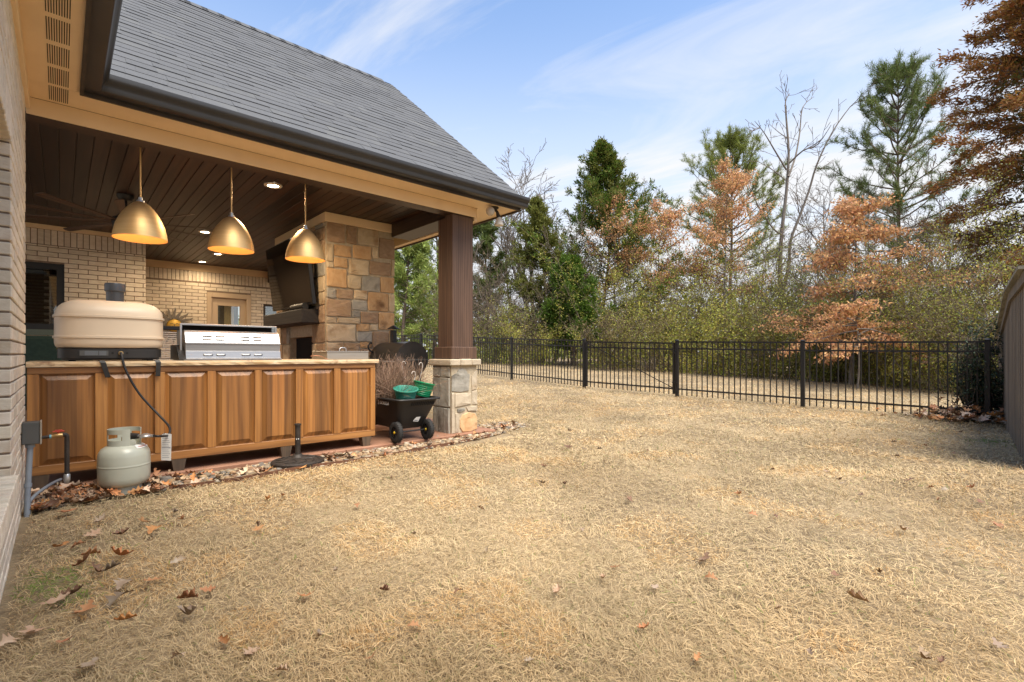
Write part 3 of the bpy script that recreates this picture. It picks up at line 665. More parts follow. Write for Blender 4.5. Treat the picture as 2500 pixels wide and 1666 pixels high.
for q in tbl.replace('\n', '').split(';'):
    xa, ya, xb, yb, k = [float(t) for t in q.split(',')]
    # the photo's courses are level in the wall: read the height at the stone's middle column
    pa, pb = onY(*z3(xa, (ya + yb) / 2), FY0), onY(*z3(xb, (ya + yb) / 2), FY0); xm = (xa + xb) / 2
    zt, zb = onY(*z3(xm, ya), FY0).z, onY(*z3(xm, yb), FY0).z
    stone(rough_rect(max(pa.x, FX0 + 0.005), min(pb.x, FX1 - 0.005), zb, min(zt, 2.735)), fnY, 0.012 + random.uniform(0, 0.009), m_stone[int(k)], fire)
def ashlar(u0, u1, v0, v1, fn, parent, hs=(0.12, 0.24), ws=(0.14, 0.34), holes=(), mats=(0, 1, 2, 3), d=0.014):
    v = v0
    while v < v1 - 0.04:
        h = min(random.uniform(*hs), v1 - v); 
        if v1 - (v + h) < 0.06: h = v1 - v
        u = u0
        while u < u1 - 0.03:
            w = random.uniform(*ws)
            if u1 - (u + w) < 0.08: w = u1 - u
            a, b = u + 0.006, u + w - 0.006; ok = True
            for (h0, h1, g0, g1) in holes:
                if b > h0 and a < h1 and v + h > g0 and v < g1:
                    if a < h0 - 0.05: b = h0 - 0.004
                    elif b > h1 + 0.05: a = h1 + 0.004
                    else: ok = False
            if ok and b - a > 0.03: stone(rough_rect(a, b, v + 0.006, v + h - 0.006, 0.006), fn, d + random.uniform(-0.004, 0.01), m_stone[random.choice(mats)], parent)
            u += w
        v += h
ashlar(FX0 + 0.004, FX1 - 0.004, 0.0, onY(*z3(900, 1568), FY0).z - 0.012, fnY, fire)
ashlar(FY0 + 0.045, FY1 - 0.03, 0.0, 2.735, fnX, fire, hs=(0.16, 0.28), ws=(0.2, 0.42), holes=[(7.02, 7.95, 0.42, 1.22)], mats=(0, 3, 3, 2, 0))
mb = MB(); mb.box(FX0 - 0.012, FX1 + 0.01, FY0 - 0.012, FY1, 2.738, 2.857, ch=0.004); mb.build('frieze_board', m_trim, fire)
mb = MB(); mb.box(FX0 + 0.10, FX0 + 0.12, 7.03, 7.94, 0.43, 1.21); mb.build('firebox', m_recess, fire)
mb = MB(); mb.box(2.36, FX0 + 0.02, 6.76, 8.40, 1.385, 1.575, ch=0.012); mb.build('mantel', m_mantel, fire)
# ---- stone pier and timber post at the patio corner
PX0, PX1, PY0, PY1 = 3.51, 3.915, 4.97, 5.385
mb = MB(); mb.box(PX0 + 0.01, PX1 - 0.01, PY0 + 0.01, PY1 - 0.01, -0.12, 0.83); pier = mb.build('column', m_joint, house); pier['label'] = 'stone pier carrying the timber post'
gY = lambda u, v, w: (u, PY0 + 0.01 - w, v); gX = lambda u, v, w: (PX0 + 0.01 - w, u, v)
def z6(x, y): return (850 + x / 4.611, 780 + y / 4.611)
def zpoly(pts): 
    r = []
    for x, y in pts:
        p = onY(*z6(x, y), PY0); r.append((min(max(p.x, PX0 + 0.004), PX1 - 0.002), max(p.z, -0.06)))
    return r
for pts, k, d in (([(1168, 640), (1200, 615), (1232, 600), (1240, 570), (1290, 550), (1330, 575), (1345, 605), (1370, 620), (1366, 700), (1358, 805), (1260, 822), (1168, 812)], 2, 0.030),
                  ([(1205, 838), (1300, 830), (1386, 835), (1384, 950), (1300, 972), (1205, 990)], 4, 0.034),
                  ([(1232, 1010), (1290, 998), (1320, 1000), (1318, 1022), (1270, 1045), (1232, 1048)], 2, 0.028),
                  ([(1262, 1130), (1290, 1075), (1350, 1045), (1430, 1060), (1464, 1110), (1460, 1230), (1380, 1262), (1290, 1268), (1260, 1220)], 1, 0.034),
                  ([(1168, 832), (1196, 832), (1198, 1050), (1200, 1285), (1168, 1292)], 4, 0.026),
                  ([(1208, 1060), (1250, 1058), (1245, 1270), (1208, 1282)], 4, 0.024),
                  ([(1392, 640), (1455, 560), (1462, 780), (1395, 800)], 4, 0.022), ([(1395, 812), (1462, 800), (1464, 960), (1396, 958)], 4, 0.022), ([(1330, 990), (1464, 972), (1464, 1035), (1350, 1032)], 4, 0.028)):
    stone(zpoly(pts), gY, d * 0.45, m_stone[k], pier)
ashlar(PY0 + 0.03, PY1 - 0.005, -0.06, 0.82, gX, pier, hs=(0.18, 0.42), ws=(0.12, 0.24), mats=(2, 2, 3, 2, 3), d=0.012)
cp = MB()
for k, (a, b) in enumerate(((3.475, 3.63), (3.632, 3.80), (3.802, 3.952))): cp.box(a, b, 4.932 - 0.006 * (k % 2), 5.42, 0.828, 0.908 + 0.003 * (k % 2), ch=0.012)
cp.build('cap', m_stone[4], pier)
mb = MB(); mb.box(3.565, 3.885, 5.02, 5.335, 0.915, 2.699, ch=0.006); post = mb.build('post', m_post, house); post['label'] = 'red-brown stained timber post'
mb = MB(); mb.box(3.53, 3.92, 4.985, 5.37, 0.909, 1.06, ch=0.008); mb.build('plinth', m_post, post)

# ================================================================== outdoor kitchen island
isl = thing('kitchen_island', 'outdoor kitchen island of stained wood panels with granite top', 'kitchen island', (1.15, 5.2, 0))
IX0, IX1, IY = -0.178, 2.487, 4.91
pe = [(95, 232), (262, 378), (403, 507), (528, 622), (640, 723), (741, 816), (832, 905)]
pans = [(onY(a, 1000, IY).x, onY(b, 1000, IY).x) for a, b in pe]
PZ0, PZ1 = 0.165, 0.825
MB().box(IX0, IX1, IY + 0.004, IY + 0.03, PZ1, 0.874, ch=0.003).build('rail', m_cedh, isl)
MB().box(IX0, IX1, IY + 0.004, IY + 0.03, 0.10, PZ0, ch=0.003).build('rail', m_cedh, isl)
edges = [IX0] + [e for p in pans for e in p] + [IX1]
for k in range(0, len(edges), 2):
    MB().box(edges[k], edges[k + 1], IY + 0.0025, IY + 0.03, PZ0 + 0.001, PZ1 - 0.001, ch=0.003).build('stile', m_cedv, isl)
for (a, b) in pans:                                   # raised panels: recessed edge, sloping bevel, flat field
    bw = 0.042; yo, yi = IY + 0.024, IY + 0.006
    def ring(d, y): return [(a + d, y, PZ0 + d), (b - d, y, PZ0 + d), (b - d, y, PZ1 - d), (a + d, y, PZ1 - d)]
    pm_ = MB().rings([ring(-0.004, IY + 0.034), ring(-0.004, yo), ring(0.006, yo), ring(bw, yi), ring(bw + 0.003, yi - 0.002)])
    pm_.build('panel', m_cedp, isl)
MB().box(IX0, IX1, IY + 0.035, 5.62, 0.10, 0.873).build('carcass', m_cedv, isl)
for px_ in (98, 436, 697, 893):
    p = onY(px_, 1120, IY + 0.03); x = p.x
    t, bq = 0.052, 0.036
    MB().rings([[(x - bq, IY + 0.012, 0.001), (x + bq, IY + 0.012, 0.001), (x + bq, IY + 0.085, 0.001), (x - bq, IY + 0.085, 0.001)], [(x - t, IY + 0.006, 0.099), (x + t, IY + 0.006, 0.099), (x + t, IY + 0.10, 0.099), (x - t, IY + 0.10, 0.099)]]).build('foot', m_foot, isl)
# countertop slab with a chiselled edge
xs = np.linspace(IX0 - 0.004, 2.515, 48); fr = [IY - 0.022 + random.uniform(-0.004, 0.004) for _ in xs]; bt = [IY - 0.018 + random.uniform(-0.004, 0.004) for _ in xs]
ct = MB(); vs = []
for i, x in enumerate(xs): vs += [(x, fr[i], 0.915), (x, fr[i] - 0.002, 0.897 + random.uniform(-.003, .003)), (x, bt[i], 0.876), (x, 5.66, 0.876), (x, 5.66, 0.915)]
fs = []
for i in range(len(xs) - 1):
    for k in range(5): fs.append((i * 5 + k, (i + 1) * 5 + k, (i + 1) * 5 + (k + 1) % 5, i * 5 + (k + 1) % 5))
fs += [(0, 1, 2, 3, 4), tuple((len(xs) - 1) * 5 + k for k in (4, 3, 2, 1, 0))]
ct.add(vs, fs).build('countertop', m_granite, isl)

# ---- pizza oven
ov = thing('pizza_oven', 'cream enamelled pizza oven with grey flue on the island counter', 'pizza oven', (0.305, 5.2, 0.916))
def sel(cx, cy, a, b, z, n=3.2, k=48):
    r = []
    for i in range(k):
        w = 2 * math.pi * i / k; c, s_ = math.cos(w), math.sin(w)
        r.append((cx + a * math.copysign(abs(c) ** (2 / n), c), cy + b * math.copysign(abs(s_) ** (2 / n), s_), z))
    return r
A, B, OX, OY = 0.345, 0.265, 0.305, 5.225
rr = []
for (z, d) in ((1.014, .035), (1.022, .016), (1.036, .006), (1.055, .001), (1.092, 0), (1.094, -.009), (1.110, -.009), (1.112, 0), (1.18, 0.001), (1.252, 0.001), (1.254, -.009), (1.270, -.009), (1.272, 0.001)): rr.append(sel(OX, OY, A - d, B - d, z))
for i in range(1, 9):
    w = i / 8 * math.pi / 2; rr.append(sel(OX, OY, A - 0.15 * (1 - math.cos(w)), B - 0.15 * (1 - math.cos(w)), 1.274 + 0.122 * math.sin(w), 3.2))
rr.append(sel(OX, OY, 0.02, 0.02, 1.404, 2))
MB().rings(rr).build('body', m_oven, ov, 30)
mb = MB(); rr = [sel(OX + 0.0, OY, A - 0.02, B - 0.02, z, 5) for z in (0.940, 1.012)]; mb.rings(rr); mb.box(OX - 0.30, OX + 0.30, OY - 0.2, OY + 0.2, 0.925, 0.942); base = mb.build('base', m_blackplastic, ov, 30)
for sx in (-0.24, 0.24):
    for sy in (-0.18, 0.18): MB().lathe([(0, 0.9165), (0.02, 0.9165), (0.02, 0.925), (0, 0.926)], (OX + sx, OY + sy, 0), 12).build('foot', m_rubber, ov)
lab = MB(); lab.box(0.105, 0.275, OY - 0.2478, OY - 0.2448, 0.958, 0.998, mi=0)
for k in range(5):
    lab.box(0.135, 0.212, OY - 0.2490, OY - 0.2475, 0.963 + k * 0.0068, 0.9655 + k * 0.0068, mi=1); lab.box(0.220, 0.262, OY - 0.2490, OY - 0.2475, 0.963 + k * 0.0068, 0.9655 + k * 0.0068, mi=1)
lab.build('rating_plate', [m_boxgrey, m_conduit], ov)
for xq in (0.30, 0.39): MB().lathe([(0.0, 0), (0.008, 0)], (xq, OY - 0.2465, 0.978), 12, M=Matrix.Rotation(R(90), 3, 'X')).build('screw_hole', m_slot, ov)
mb = MB(); mb.lathe([(0.058, 1.37), (0.060, 1.47), (0.061, 1.485), (0.070, 1.492), (0.071, 1.545), (0.066, 1.556), (0.058, 1.557), (0.056, 1.50)], (OX + 0.03, OY + 0.06, 0), 28); mb.build('flue', M('grey_flue', (0.055, 0.060, 0.068), (0.075, 0.08, 0.088), scale=5, rough=0.35), ov, 40)
for px_, lean in ((252, 0.028), (387, -0.004)):              # folded leg straps hanging over the counter edge
    p = onY(px_, 890, IY - 0.03); s = MB()
    pth = [(p.x - 0.012, 5.00, 0.922), (p.x - 0.008, IY - 0.022, 0.921), (p.x, IY - 0.034, 0.905), (p.x + lean * 0.4, IY - 0.034, 0.86), (p.x + lean, IY - 0.030, 0.795)]
    vs = [(x + w * 0.016, y, z) for (x, y, z) in pth for w in (-1, 1)] + [(x + w * 0.016, y + 0.006, z - 0.004) for (x, y, z) in pth for w in (-1, 1)]
    fs = []
    for i in range(4):
        a0 = i * 2; fs += [(a0, a0 + 1, a0 + 3, a0 + 2), (10 + a0, 12 + a0, 13 + a0, 11 + a0), (a0, a0 + 2, a0 + 12, a0 + 10), (a0 + 1, a0 + 11, a0 + 13, a0 + 3)]
    fs.append((8, 9, 19, 18)); s.add(vs, fs); s.build('leg_strap', m_blackplastic, ov)
con = MB(); con.lathe([(0.0, 0), (0.012, 0), (0.012, 0.014), (0.016, 0.014), (0.016, 0.03), (0.0, 0.032)], (0.350, OY - 0.245, 0.978), 10, M=Matrix.Rotation(R(90), 3, 'X')); con.build('gas_inlet', m_bronzev, ov)

# ---- propane tank with hose and hang tag
TX, TY, TZ = 0.345, 4.60, -0.035
tk = thing('propane_tank', 'grey-green propane tank standing on the pebble strip', 'gas tank', (TX, TY, TZ))
pr_ = [(0.0, 0.045), (0.09, 0.047), (0.13, 0.060), (0.149, 0.085), (0.155, 0.115), (0.156, 0.188), (0.156, 0.195), (0.1575, 0.198), (0.1575, 0.203), (0.156, 0.206), (0.156, 0.214), (0.155, 0.265), (0.150, 0.295), (0.135, 0.322), (0.105, 0.343), (0.07, 0.353), (0.0, 0.356)]
MB().lathe([(r, z) for r, z in pr_], (TX, TY, TZ), 48).build('body', m_tank, tk, 40)
mb = MB(); mb.lathe([(0.098, 0.0), (0.104, 0.0), (0.104, 0.05), (0.098, 0.05)], (TX, TY, TZ), 36); mb.build('foot_ring', m_tank, tk, 30)
# collar: wide opening towards the valve, two windows, rolled top rim
co = MB(); def_arc = (R(-20), R(265)); rC = 0.100
def arcband(m, a0, a1, z0, z1, r=rC, t=0.004, n=20):
    vs = []
    for k in range(n + 1):
        w = a0 + (a1 - a0) * k / n
        for (rr_, zz) in ((r, z0), (r, z1), (r - t, z1), (r - t, z0)): vs.append((TX + rr_ * math.cos(w), TY + rr_ * math.sin(w), TZ + zz))
    fs = []
    for k in range(n):
        for e_ in range(4): fs.append((k * 4 + e_, (k + 1) * 4 + e_, (k + 1) * 4 + (e_ + 1) % 4, k * 4 + (e_ + 1) % 4))
    fs += [(3, 2, 1, 0), (n * 4, n * 4 + 1, n * 4 + 2, n * 4 + 3)]; m.add(vs, fs)
# the collar opens towards the right of the picture (about -20 deg .. -75 deg)
arcband(co, R(-20), R(285), 0.43, 0.462, n=40); arcband(co, R(-20), R(285), 0.340, 0.385, n=40)
for a0, a1 in ((-20, 10), (60, 110), (160, 195), (258, 285)): arcband(co, R(a0), R(a1), 0.380, 0.432, n=8)
co.build('collar', m_tank, tk, 40)
mb = MB(); mb.lathe([(0.018, 0.35), (0.018, 0.40), (0.0, 0.402)], (TX, TY, TZ), 14); v0 = Vector((TX, TY, TZ + 0.405)); d_ = Vector((0.80, -0.60, 0))
mb.tube([v0, v0 + d_ * 0.055], 0.014, 10); mb.build('valve', m_bronzev, tk, 40)
mb = MB(); mb.tube([v0 + d_ * 0.045, v0 + d_ * 0.095], [0.024, 0.020], 12); mb.build('coupling_nut', m_blackplastic, tk, 40)
mb = MB(); c_ = v0 + d_ * 0.145; mb.lathe([(0, -0.012), (0.036, -0.010), (0.040, 0), (0.036, 0.008), (0.012, 0.018), (0, 0.019)], c_, 20); mb.tube([v0 + d_ * 0.09, v0 + d_ * 0.20], 0.010, 8); mb.build('regulator', m_galv, tk, 40)
bl = MB(); q_ = Vector((TX, TY, TZ + 0.365)) + Vector((0.42, -0.90, 0)) * 0.098; bl.lathe([(0.0, 0.006), (0.020, 0.005), (0.022, -0.004), (0.0, -0.004)], q_, 16, M=Matrix.Rotation(R(90), 3, 'X')); bl.build('bleed_knob', m_tank, tk, 40)
lb = MB()                                                   # warning label wrapped on the shoulder
vs = []
for k in range(7):
    w = R(-62 + k * 11)
    for (r, z) in ((0.1364, 0.3225), (0.1065, 0.3440)): vs.append((TX + r * math.cos(w), TY + r * math.sin(w), TZ + z + 0.0012))
lb.add(vs, [(2 * k, 2 * k + 2, 2 * k + 3, 2 * k + 1) for k in range(6)], 0)
vs = []
for k in range(7):
    w = R(-58 + k * 9.6)
    for (r, z) in ((0.1285, 0.3290), (0.1245, 0.3318)): vs.append((TX + r * math.cos(w), TY + r * math.sin(w), TZ + z + 0.0022))
lb.add(vs, [(2 * k, 2 * k + 2, 2 * k + 3, 2 * k + 1) for k in range(6)], 1); lb.build('warning_label', [m_white, m_redink], tk)
ho = thing('gas_hose', 'black rubber gas hose from the oven down to the tank', 'hose', (0.35, 4.87, 0.9))
s0 = Vector((0.350, OY - 0.275, 0.978)); e0 = v0 + d_ * 0.20
cps = [s0, s0 + Vector((0.0, -0.05, -0.012)), Vector((0.375, 4.86, 0.84)), Vector((0.455, 4.83, 0.66)), Vector((0.565, 4.77, 0.50)), Vector((0.625, 4.66, 0.405)), Vector((0.605, 4.56, 0.355)), e0 + d_ * 0.04 + Vector((0, 0, -0.004)), e0]
def spline(c, n=10):
    out = []
    for i in range(len(c) - 1):
        p0, p1, p2, p3 = c[max(i - 1, 0)], c[i], c[i + 1], c[min(i + 2, len(c) - 1)]
        for k in range(n):
            t = k / n; out.append(0.5 * ((2 * p1) + (p2 - p0) * t + (2 * p0 - 5 * p1 + 4 * p2 - p3) * t * t + (3 * p1 - p0 - 3 * p2 + p3) * t ** 3))
    out.append(c[-1]); return out
MB().tube(spline(cps), 0.0085, 8).build('hose', m_hose, ho, 60)
MB().tube([s0 + Vector((0, 0.01, 0)), s0 + Vector((0.0, -0.035, -0.006))], 0.011, 8).build('fitting', m_galv, ho, 60)
tg = MB(); tp = Vector((0.592, 4.55, 0.352))
def tagp(u, v, d): return tp + RGT * u + Vector((0, 0, v)) - FWD * d
tg.prism([(-0.038, -0.185), (0.036, -0.188), (0.040, 0.012), (-0.018, 0.020), (-0.037, 0.004)], lambda u, v, w: tuple(tagp(u, v, w)), 0.0, 0.0016, 0)
for k in range(11):
    if k == 5: tg.prism([(-0.032, -0.094), (0.033, -0.094), (0.033, -0.087), (-0.032, -0.087)], lambda u, v, w: tuple(tagp(u, v, w)), 0.0018, 0.0022, 1); continue
    yq = -0.022 - k * 0.0145; tg.prism([(-0.030, yq), (0.018 + 0.012 * ((k * 7) % 3) / 2, yq), (0.018 + 0.012 * ((k * 7) % 3) / 2, yq + 0.0032), (-0.030, yq + 0.0032)], lambda u, v, w: tuple(tagp(u, v, w)), 0.0018, 0.0022, 1)
tg.build('hang_tag', [m_white, m_ink], ho)
MB().tube([tagp(-0.02, 0.008, 0.001), tagp(-0.01, 0.02, 0.004), e0 + d_ * 0.04], 0.0015, 5).build('tag_tie', m_hose, ho)

# ---- built-in grill seen from behind
gr = thing('gas_grill', 'stainless steel gas grill with open lid seen from behind', 'grill', (1.16, 5.15, 0.916))
GX0, GX1 = 0.79, 1.555
pf = [(4.985, 0.924), (4.985, 0.934), (5.005, 0.937), (5.012, 0.995), (5.022, 1.000), (5.022, 1.056), (5.010, 1.060), (5.010, 1.068), (5.020, 1.071), (5.062, 1.160), (5.085, 1.178), (5.40, 1.178), (5.48, 1.00), (5.48, 0.924)]
matk = [0, 0, 0, 0, 1, 1, 0, 0, 0, 1, 1, 1, 1, 1]
mb = MB(); n = len(pf); vs = [(GX0, y, z) for y, z in pf] + [(GX1, y, z) for y, z in pf]
for k in range(n): mb.add([vs[k], vs[(k + 1) % n], vs[n + (k + 1) % n], vs[n + k]], [(0, 3, 2, 1)], matk[k])
mb.add(vs, [tuple(range(n)), tuple(range(n, 2 * n))[::-1]], 1); mb.build('body', [m_steel, m_steeld], gr)
ld = MB(); ly = 5.10                                        # the lid, thrown open: a thin frame standing behind the body
ld.box(GX0 - 0.03, GX1 - 0.005, ly, ly + 0.012, 1.222, 1.238, ch=0.003); ld.box(GX0 - 0.03, GX0 - 0.012, ly, ly + 0.012, 0.985, 1.222, ch=0.003); ld.box(GX1 - 0.022, GX1 - 0.005, ly, ly + 0.012, 1.17, 1.222, ch=0.003); ld.build('lid_frame', m_steel, gr)
MB().box(GX0 - 0.012, GX1 - 0.022, ly + 0.10, ly + 0.12, 1.165, 1.235).build('lid_inside', m_recess, gr)  # near-black panel fills the gap behind the lid frame
MB().box(GX0 - 0.012, GX1 - 0.022, ly + 0.014, ly + 0.12, 1.226, 1.236).build('lid_top', m_steeld, gr)
sd = MB(); sd.prism([(4.99, 0.922), (5.45, 0.922), (5.45, 1.05), (5.16, 1.05), (5.05, 0.97)], lambda u, v, w: (w, u, v), GX0 - 0.05, GX0 - 0.002); sd.build('side_shield', m_black, gr)
hk = MB(); hk.box(GX0 - 0.045, GX0 - 0.015, ly - 0.012, ly - 0.001, 0.975, 0.992, ch=0.002); hk.tube([(GX0 - 0.05, ly, 0.984), (GX0 - 0.005, ly, 0.984)], 0.005, 8); hk.build('hinge', m_galv, gr)
lv = MB()
vs = []; nL = 10
for i in range(nL + 1):                                     # half-capsule louvre, flat below
    t = -1 + 2 * i / nL; e_ = max(0.0, 1 - abs(t) ** 6) ** 0.5
    vs += [(t * 0.038, 0.0, 0.0065), (t * 0.038, -0.010 * e_, 0.0), (t * 0.038, -0.011 * e_, -0.0055), (t * 0.038, 0.0, -0.0062)]
fs = []
for i in range(nL):
    for k in range(3): fs.append((i * 4 + k, (i + 1) * 4 + k, (i + 1) * 4 + k + 1, i * 4 + k + 1))
lv.add(vs, fs); lv.add([(-.036, -.0035, -.0062), (.036, -.0035, -.0062), (.034, -.0012, -.0105), (-.034, -.0012, -.0105), (-.036, .004, -.0062), (.036, .004, -.0062), (.034, .004, -.0105), (-.034, .004, -.0105)], [(0, 3, 2, 1), (0, 1, 5, 4), (2, 3, 7, 6), (1, 2, 6, 5), (3, 0, 4, 7)], 1); lvm = lv.mesh('louvre', [m_steeld, m_recess], smooth=50)  # near-black strip below each louvre paints the shade in its slit
for frac in (0.215, 0.345, 0.61, 0.745):
    x = GX0 + frac * (GX1 - GX0)
    for (y, z, t) in ((5.048, 1.128, 0.43), (5.034, 1.098, 0.43), (5.008, 0.966, 0.1)):
        o = link('louvre', lvm, gr, (x, y, z)); o.rotation_euler = (-t, 0, 0)
MB().box(GX0 - 0.02, GX1 + 0.01, 4.99, 5.5, 0.916, 0.9235, ch=0.002).build('flange', m_steeld, gr)

# ---- side burner
sb = thing('side_burner', 'flat stainless side burner with arched lid handle on the counter end', 'burner', (2.21, 5.1, 0.916))
MB().box(1.99, 2.44, 4.975, 5.35, 0.917, 0.992, ch=0.004).build('body', M('side_burner_steel', (0.34, 0.31, 0.275), (0.40, 0.37, 0.33), scale=2, stretch=(1, 60, 60), rough=0.5, metal=0.85), sb)
MB().box(1.985, 2.445, 4.97, 5.355, 0.9925, 1.002, ch=0.003).build('lid', m_steeld, sb)
hp = [(2.155, 5.06, 1.002), (2.158, 5.06, 1.025), (2.172, 5.06, 1.036), (2.21, 5.06, 1.038), (2.225, 5.06, 1.030), (2.229, 5.06, 1.002)]
MB().tube(hp, 0.006, 8).build('handle', m_steel, sb, 60)
wr = thing('loose_wire', 'thin copper wire curling on the countertop beside the burner', 'wire', (1.95, 4.95, 0.916))
MB().tube(spline([Vector(p) for p in ((1.83, 4.98, 0.95), (1.88, 4.96, 0.955), (1.93, 4.95, 0.945), (1.965, 4.945, 0.925), (1.985, 4.93, 0.919))], 6), 0.0025, 6).build('wire', M('copper_wire', (0.32, 0.12, 0.06), rough=0.4, metal=0.5), wr)

# ---- conduit, junction box and gas stub at the wall corner
jb = thing('junction_box', 'grey outdoor junction box on conduit at the brick corner', 'junction box', (-0.14, 4.45, 0))
MB().box(-0.183, -0.100, 4.40, 4.50, 0.395, 0.535, ch=0.004).build('box', m_boxgrey, jb)
MB().box(-0.099, -0.091, 4.396, 4.504, 0.391, 0.539, ch=0.002).build('cover', M('box_cover', (0.32, 0.28, 0.22), rough=0.5), jb)
MB().tube([(-0.145, 4.44, 0.372), (-0.145, 4.44, 0.396)], 0.024, 14).build('hub', m_conduit, jb, 40)
MB().tube([(-0.145, 4.44, 0.375), (-0.150, 4.42, 0.25), (-0.155, 4.39, 0.10), (-0.157, 4.36, -0.08)], 0.0155, 12).build('conduit', m_conduit, jb, 60)
MB().tube([(-0.1535, 4.403, 0.15), (-0.1545, 4.396, 0.125)], 0.0195, 12).build('conduit_coupling', m_conduit, jb, 40)
MB().tube(spline([Vector(p) for p in ((-0.155, 4.40, 0.02), (-0.12, 4.46, 0.06), (-0.05, 4.62, 0.085), (0.0, 4.8, 0.075))]), 0.010, 8).build('branch_conduit', m_conduit, jb, 60)
gs = thing('gas_stub', 'black iron gas stub with red valve handle before the island', 'gas pipe', (0.0, 4.45, 0.1))
MB().tube([(-0.092, 4.45, 0.428), (-0.04, 4.45, 0.430)], 0.0105, 10).build('pipe', m_iron, gs, 60)
MB().tube([(-0.055, 4.45, 0.4295), (-0.045, 4.45, 0.4298)], 0.0125, 10).build('sealing_tape', M('teal_tape', (0.15, 0.40, 0.50), rough=0.4), gs)
MB().tube([(-0.045, 4.45, 0.430), (-0.035, 4.45, 0.430), (-0.028, 4.45, 0.431), (0.005, 4.45, 0.433), (0.012, 4.45, 0.433)], [0.013, 0.013, 0.016, 0.016, 0.013], 10).build('valve', m_bronzev, gs, 40)
hb = MB(); hb.tube([(-0.012, 4.45, 0.445), (-0.012, 4.45, 0.456)], 0.006, 8); hb.box(-0.042, 0.018, 4.441, 4.459, 0.456, 0.463, ch=0.002); hb.box(-0.030, 0.008, 4.443, 4.457, 0.463, 0.470, ch=0.002); hb.build('valve_handle', m_red, gs)
MB().tube(spline([Vector(p) for p in ((0.010, 4.45, 0.434), (0.022, 4.45, 0.434), (0.030, 4.45, 0.424), (0.031, 4.45, 0.410))], 5), 0.0135, 10).build('elbow', m_iron, gs, 60)
MB().tube([(0.031, 4.45, 0.412), (0.031, 4.45, 0.165)], 0.0135, 12).build('pipe', m_iron, gs, 60)
MB().tube([(0.031, 4.45, 0.172), (0.031, 4.45, 0.165), (0.031, 4.45, 0.135), (0.031, 4.45, 0.120), (0.031, 4.45, 0.112)], [0.0145, 0.019, 0.019, 0.016, 0.013], 10).build('end_cap', m_galv, gs, 40)

# ---- umbrella base
ub = thing('umbrella_base', 'round dark cast umbrella base with short upright tube', 'umbrella stand', (1.61, 4.70, -0.035))
pr2 = [(0.0, 0.0), (0.222, 0.0), (0.228, 0.012), (0.226, 0.030), (0.212, 0.040), (0.206, 0.040), (0.200, 0.036), (0.185, 0.042), (0.10, 0.056), (0.055, 0.064), (0.045, 0.075), (0.036, 0.090), (0.0, 0.09)]
MB().lathe(pr2, (1.61, 4.70, -0.035), 56).build('plate', m_iron, ub, 35)
sw = MB()
for k in range(10):
    w = k * 2 * math.pi / 10; pth = []
    for t in np.linspace(0, 1, 9):
        r = 0.075 + 0.115 * t; a = w + 0.55 * math.sin(t * 3.1); pth.append((1.61 + r * math.cos(a), 4.70 + r * math.sin(a), -0.035 + 0.0605 - 0.0165 * t))
    sw.tube(pth, [0.006 * (1 - 0.5 * abs(2 * t - 1)) for t in np.linspace(0, 1, 9)], 5)
o = sw.build('relief_scrolls', m_iron, ub, 60); o['kind'] = 'stuff'
MB().lathe([(0.024, 0.085), (0.024, 0.352), (0.030, 0.353), (0.030, 0.366), (0.026, 0.368), (0.021, 0.366), (0.021, 0.10)], (1.61, 4.70, -0.035), 24).build('tube', m_iron, ub, 40)
p = Vector((1.61, 4.70, 0.195)) - FWD * 0.0245
st = MB(); st.prism([(-0.004, -0.007), (0.018, -0.004), (0.018, 0.007), (-0.004, 0.004)], lambda u, v, w: tuple(p + RGT * u + Vector((0, 0, v)) - FWD * w + FWD * (0.007 * (u / 0.02) ** 2)), 0.0, 0.0008); st.build('sticker', m_white, ub)

# ================================================================== hanging lamps, ceiling lights, fan
PR = [(0.030, 0.318), (0.034, 0.316), (0.048, 0.308), (0.072, 0.288), (0.104, 0.250), (0.134, 0.205), (0.158, 0.155), (0.176, 0.105), (0.188, 0.052), (0.195, 0.0)]
def pendant(x, y, zr, label):
    t = thing('pendant_lamp', label, 'lamp', (x, y, 2.86), 'brass pendant lamps over the island')
    mb = MB(); mb.lathe(PR, (x, y, zr), 56); mb.build('shade', m_brass, t, 60)
    mb = MB(); mb.lathe([(r - 0.0025, z) for r, z in PR], (x, y, zr), 56); mb.build('shade_lining', m_brassin, t, 60)
    mb = MB(); mb.lathe([(0.0, 0.318), (0.030, 0.318), (0.028, 0.330), (0.016, 0.338), (0.016, 0.356), (0.010, 0.362), (0.0055, 0.364)], (x, y, zr), 20); mb.build('collar', m_galv, t, 40)
    MB().tube([(x, y, zr + 0.36), (x, y, 2.84)], 0.006, 10).build('rod', m_brass, t, 60)
    MB().lathe([(0.0, 2.835), (0.055, 2.837), (0.062, 2.845), (0.062, 2.859)], (x, y, 0), 24).build('canopy', m_brass, t, 40)
    MB().lathe([(0.0, 0.13), (0.02, 0.135), (0.03, 0.16), (0.026, 0.19), (0.015, 0.21), (0.015, 0.25)], (x, y, zr), 16).build('bulb', m_bulb, t, 60)
    l = bpy.data.lights.new('pendant_light', 'POINT'); l.energy = 0.65; l.color = (1.0, 0.62, 0.30); l.shadow_soft_size = 0.03
    lo = bpy.data.objects.new('pendant_light', l); COL.objects.link(lo); lo.parent = t; lo.location = (0, 0, zr + 0.105 - 2.86)
for x, lab_ in ((0.506, 'brass dome pendant lamp hanging above the pizza oven'), (1.203, 'middle brass dome pendant lamp, above the grill'), (1.894, 'brass dome pendant lamp in front of the television')):
    pendant(x, 5.30, 1.955, lab_)
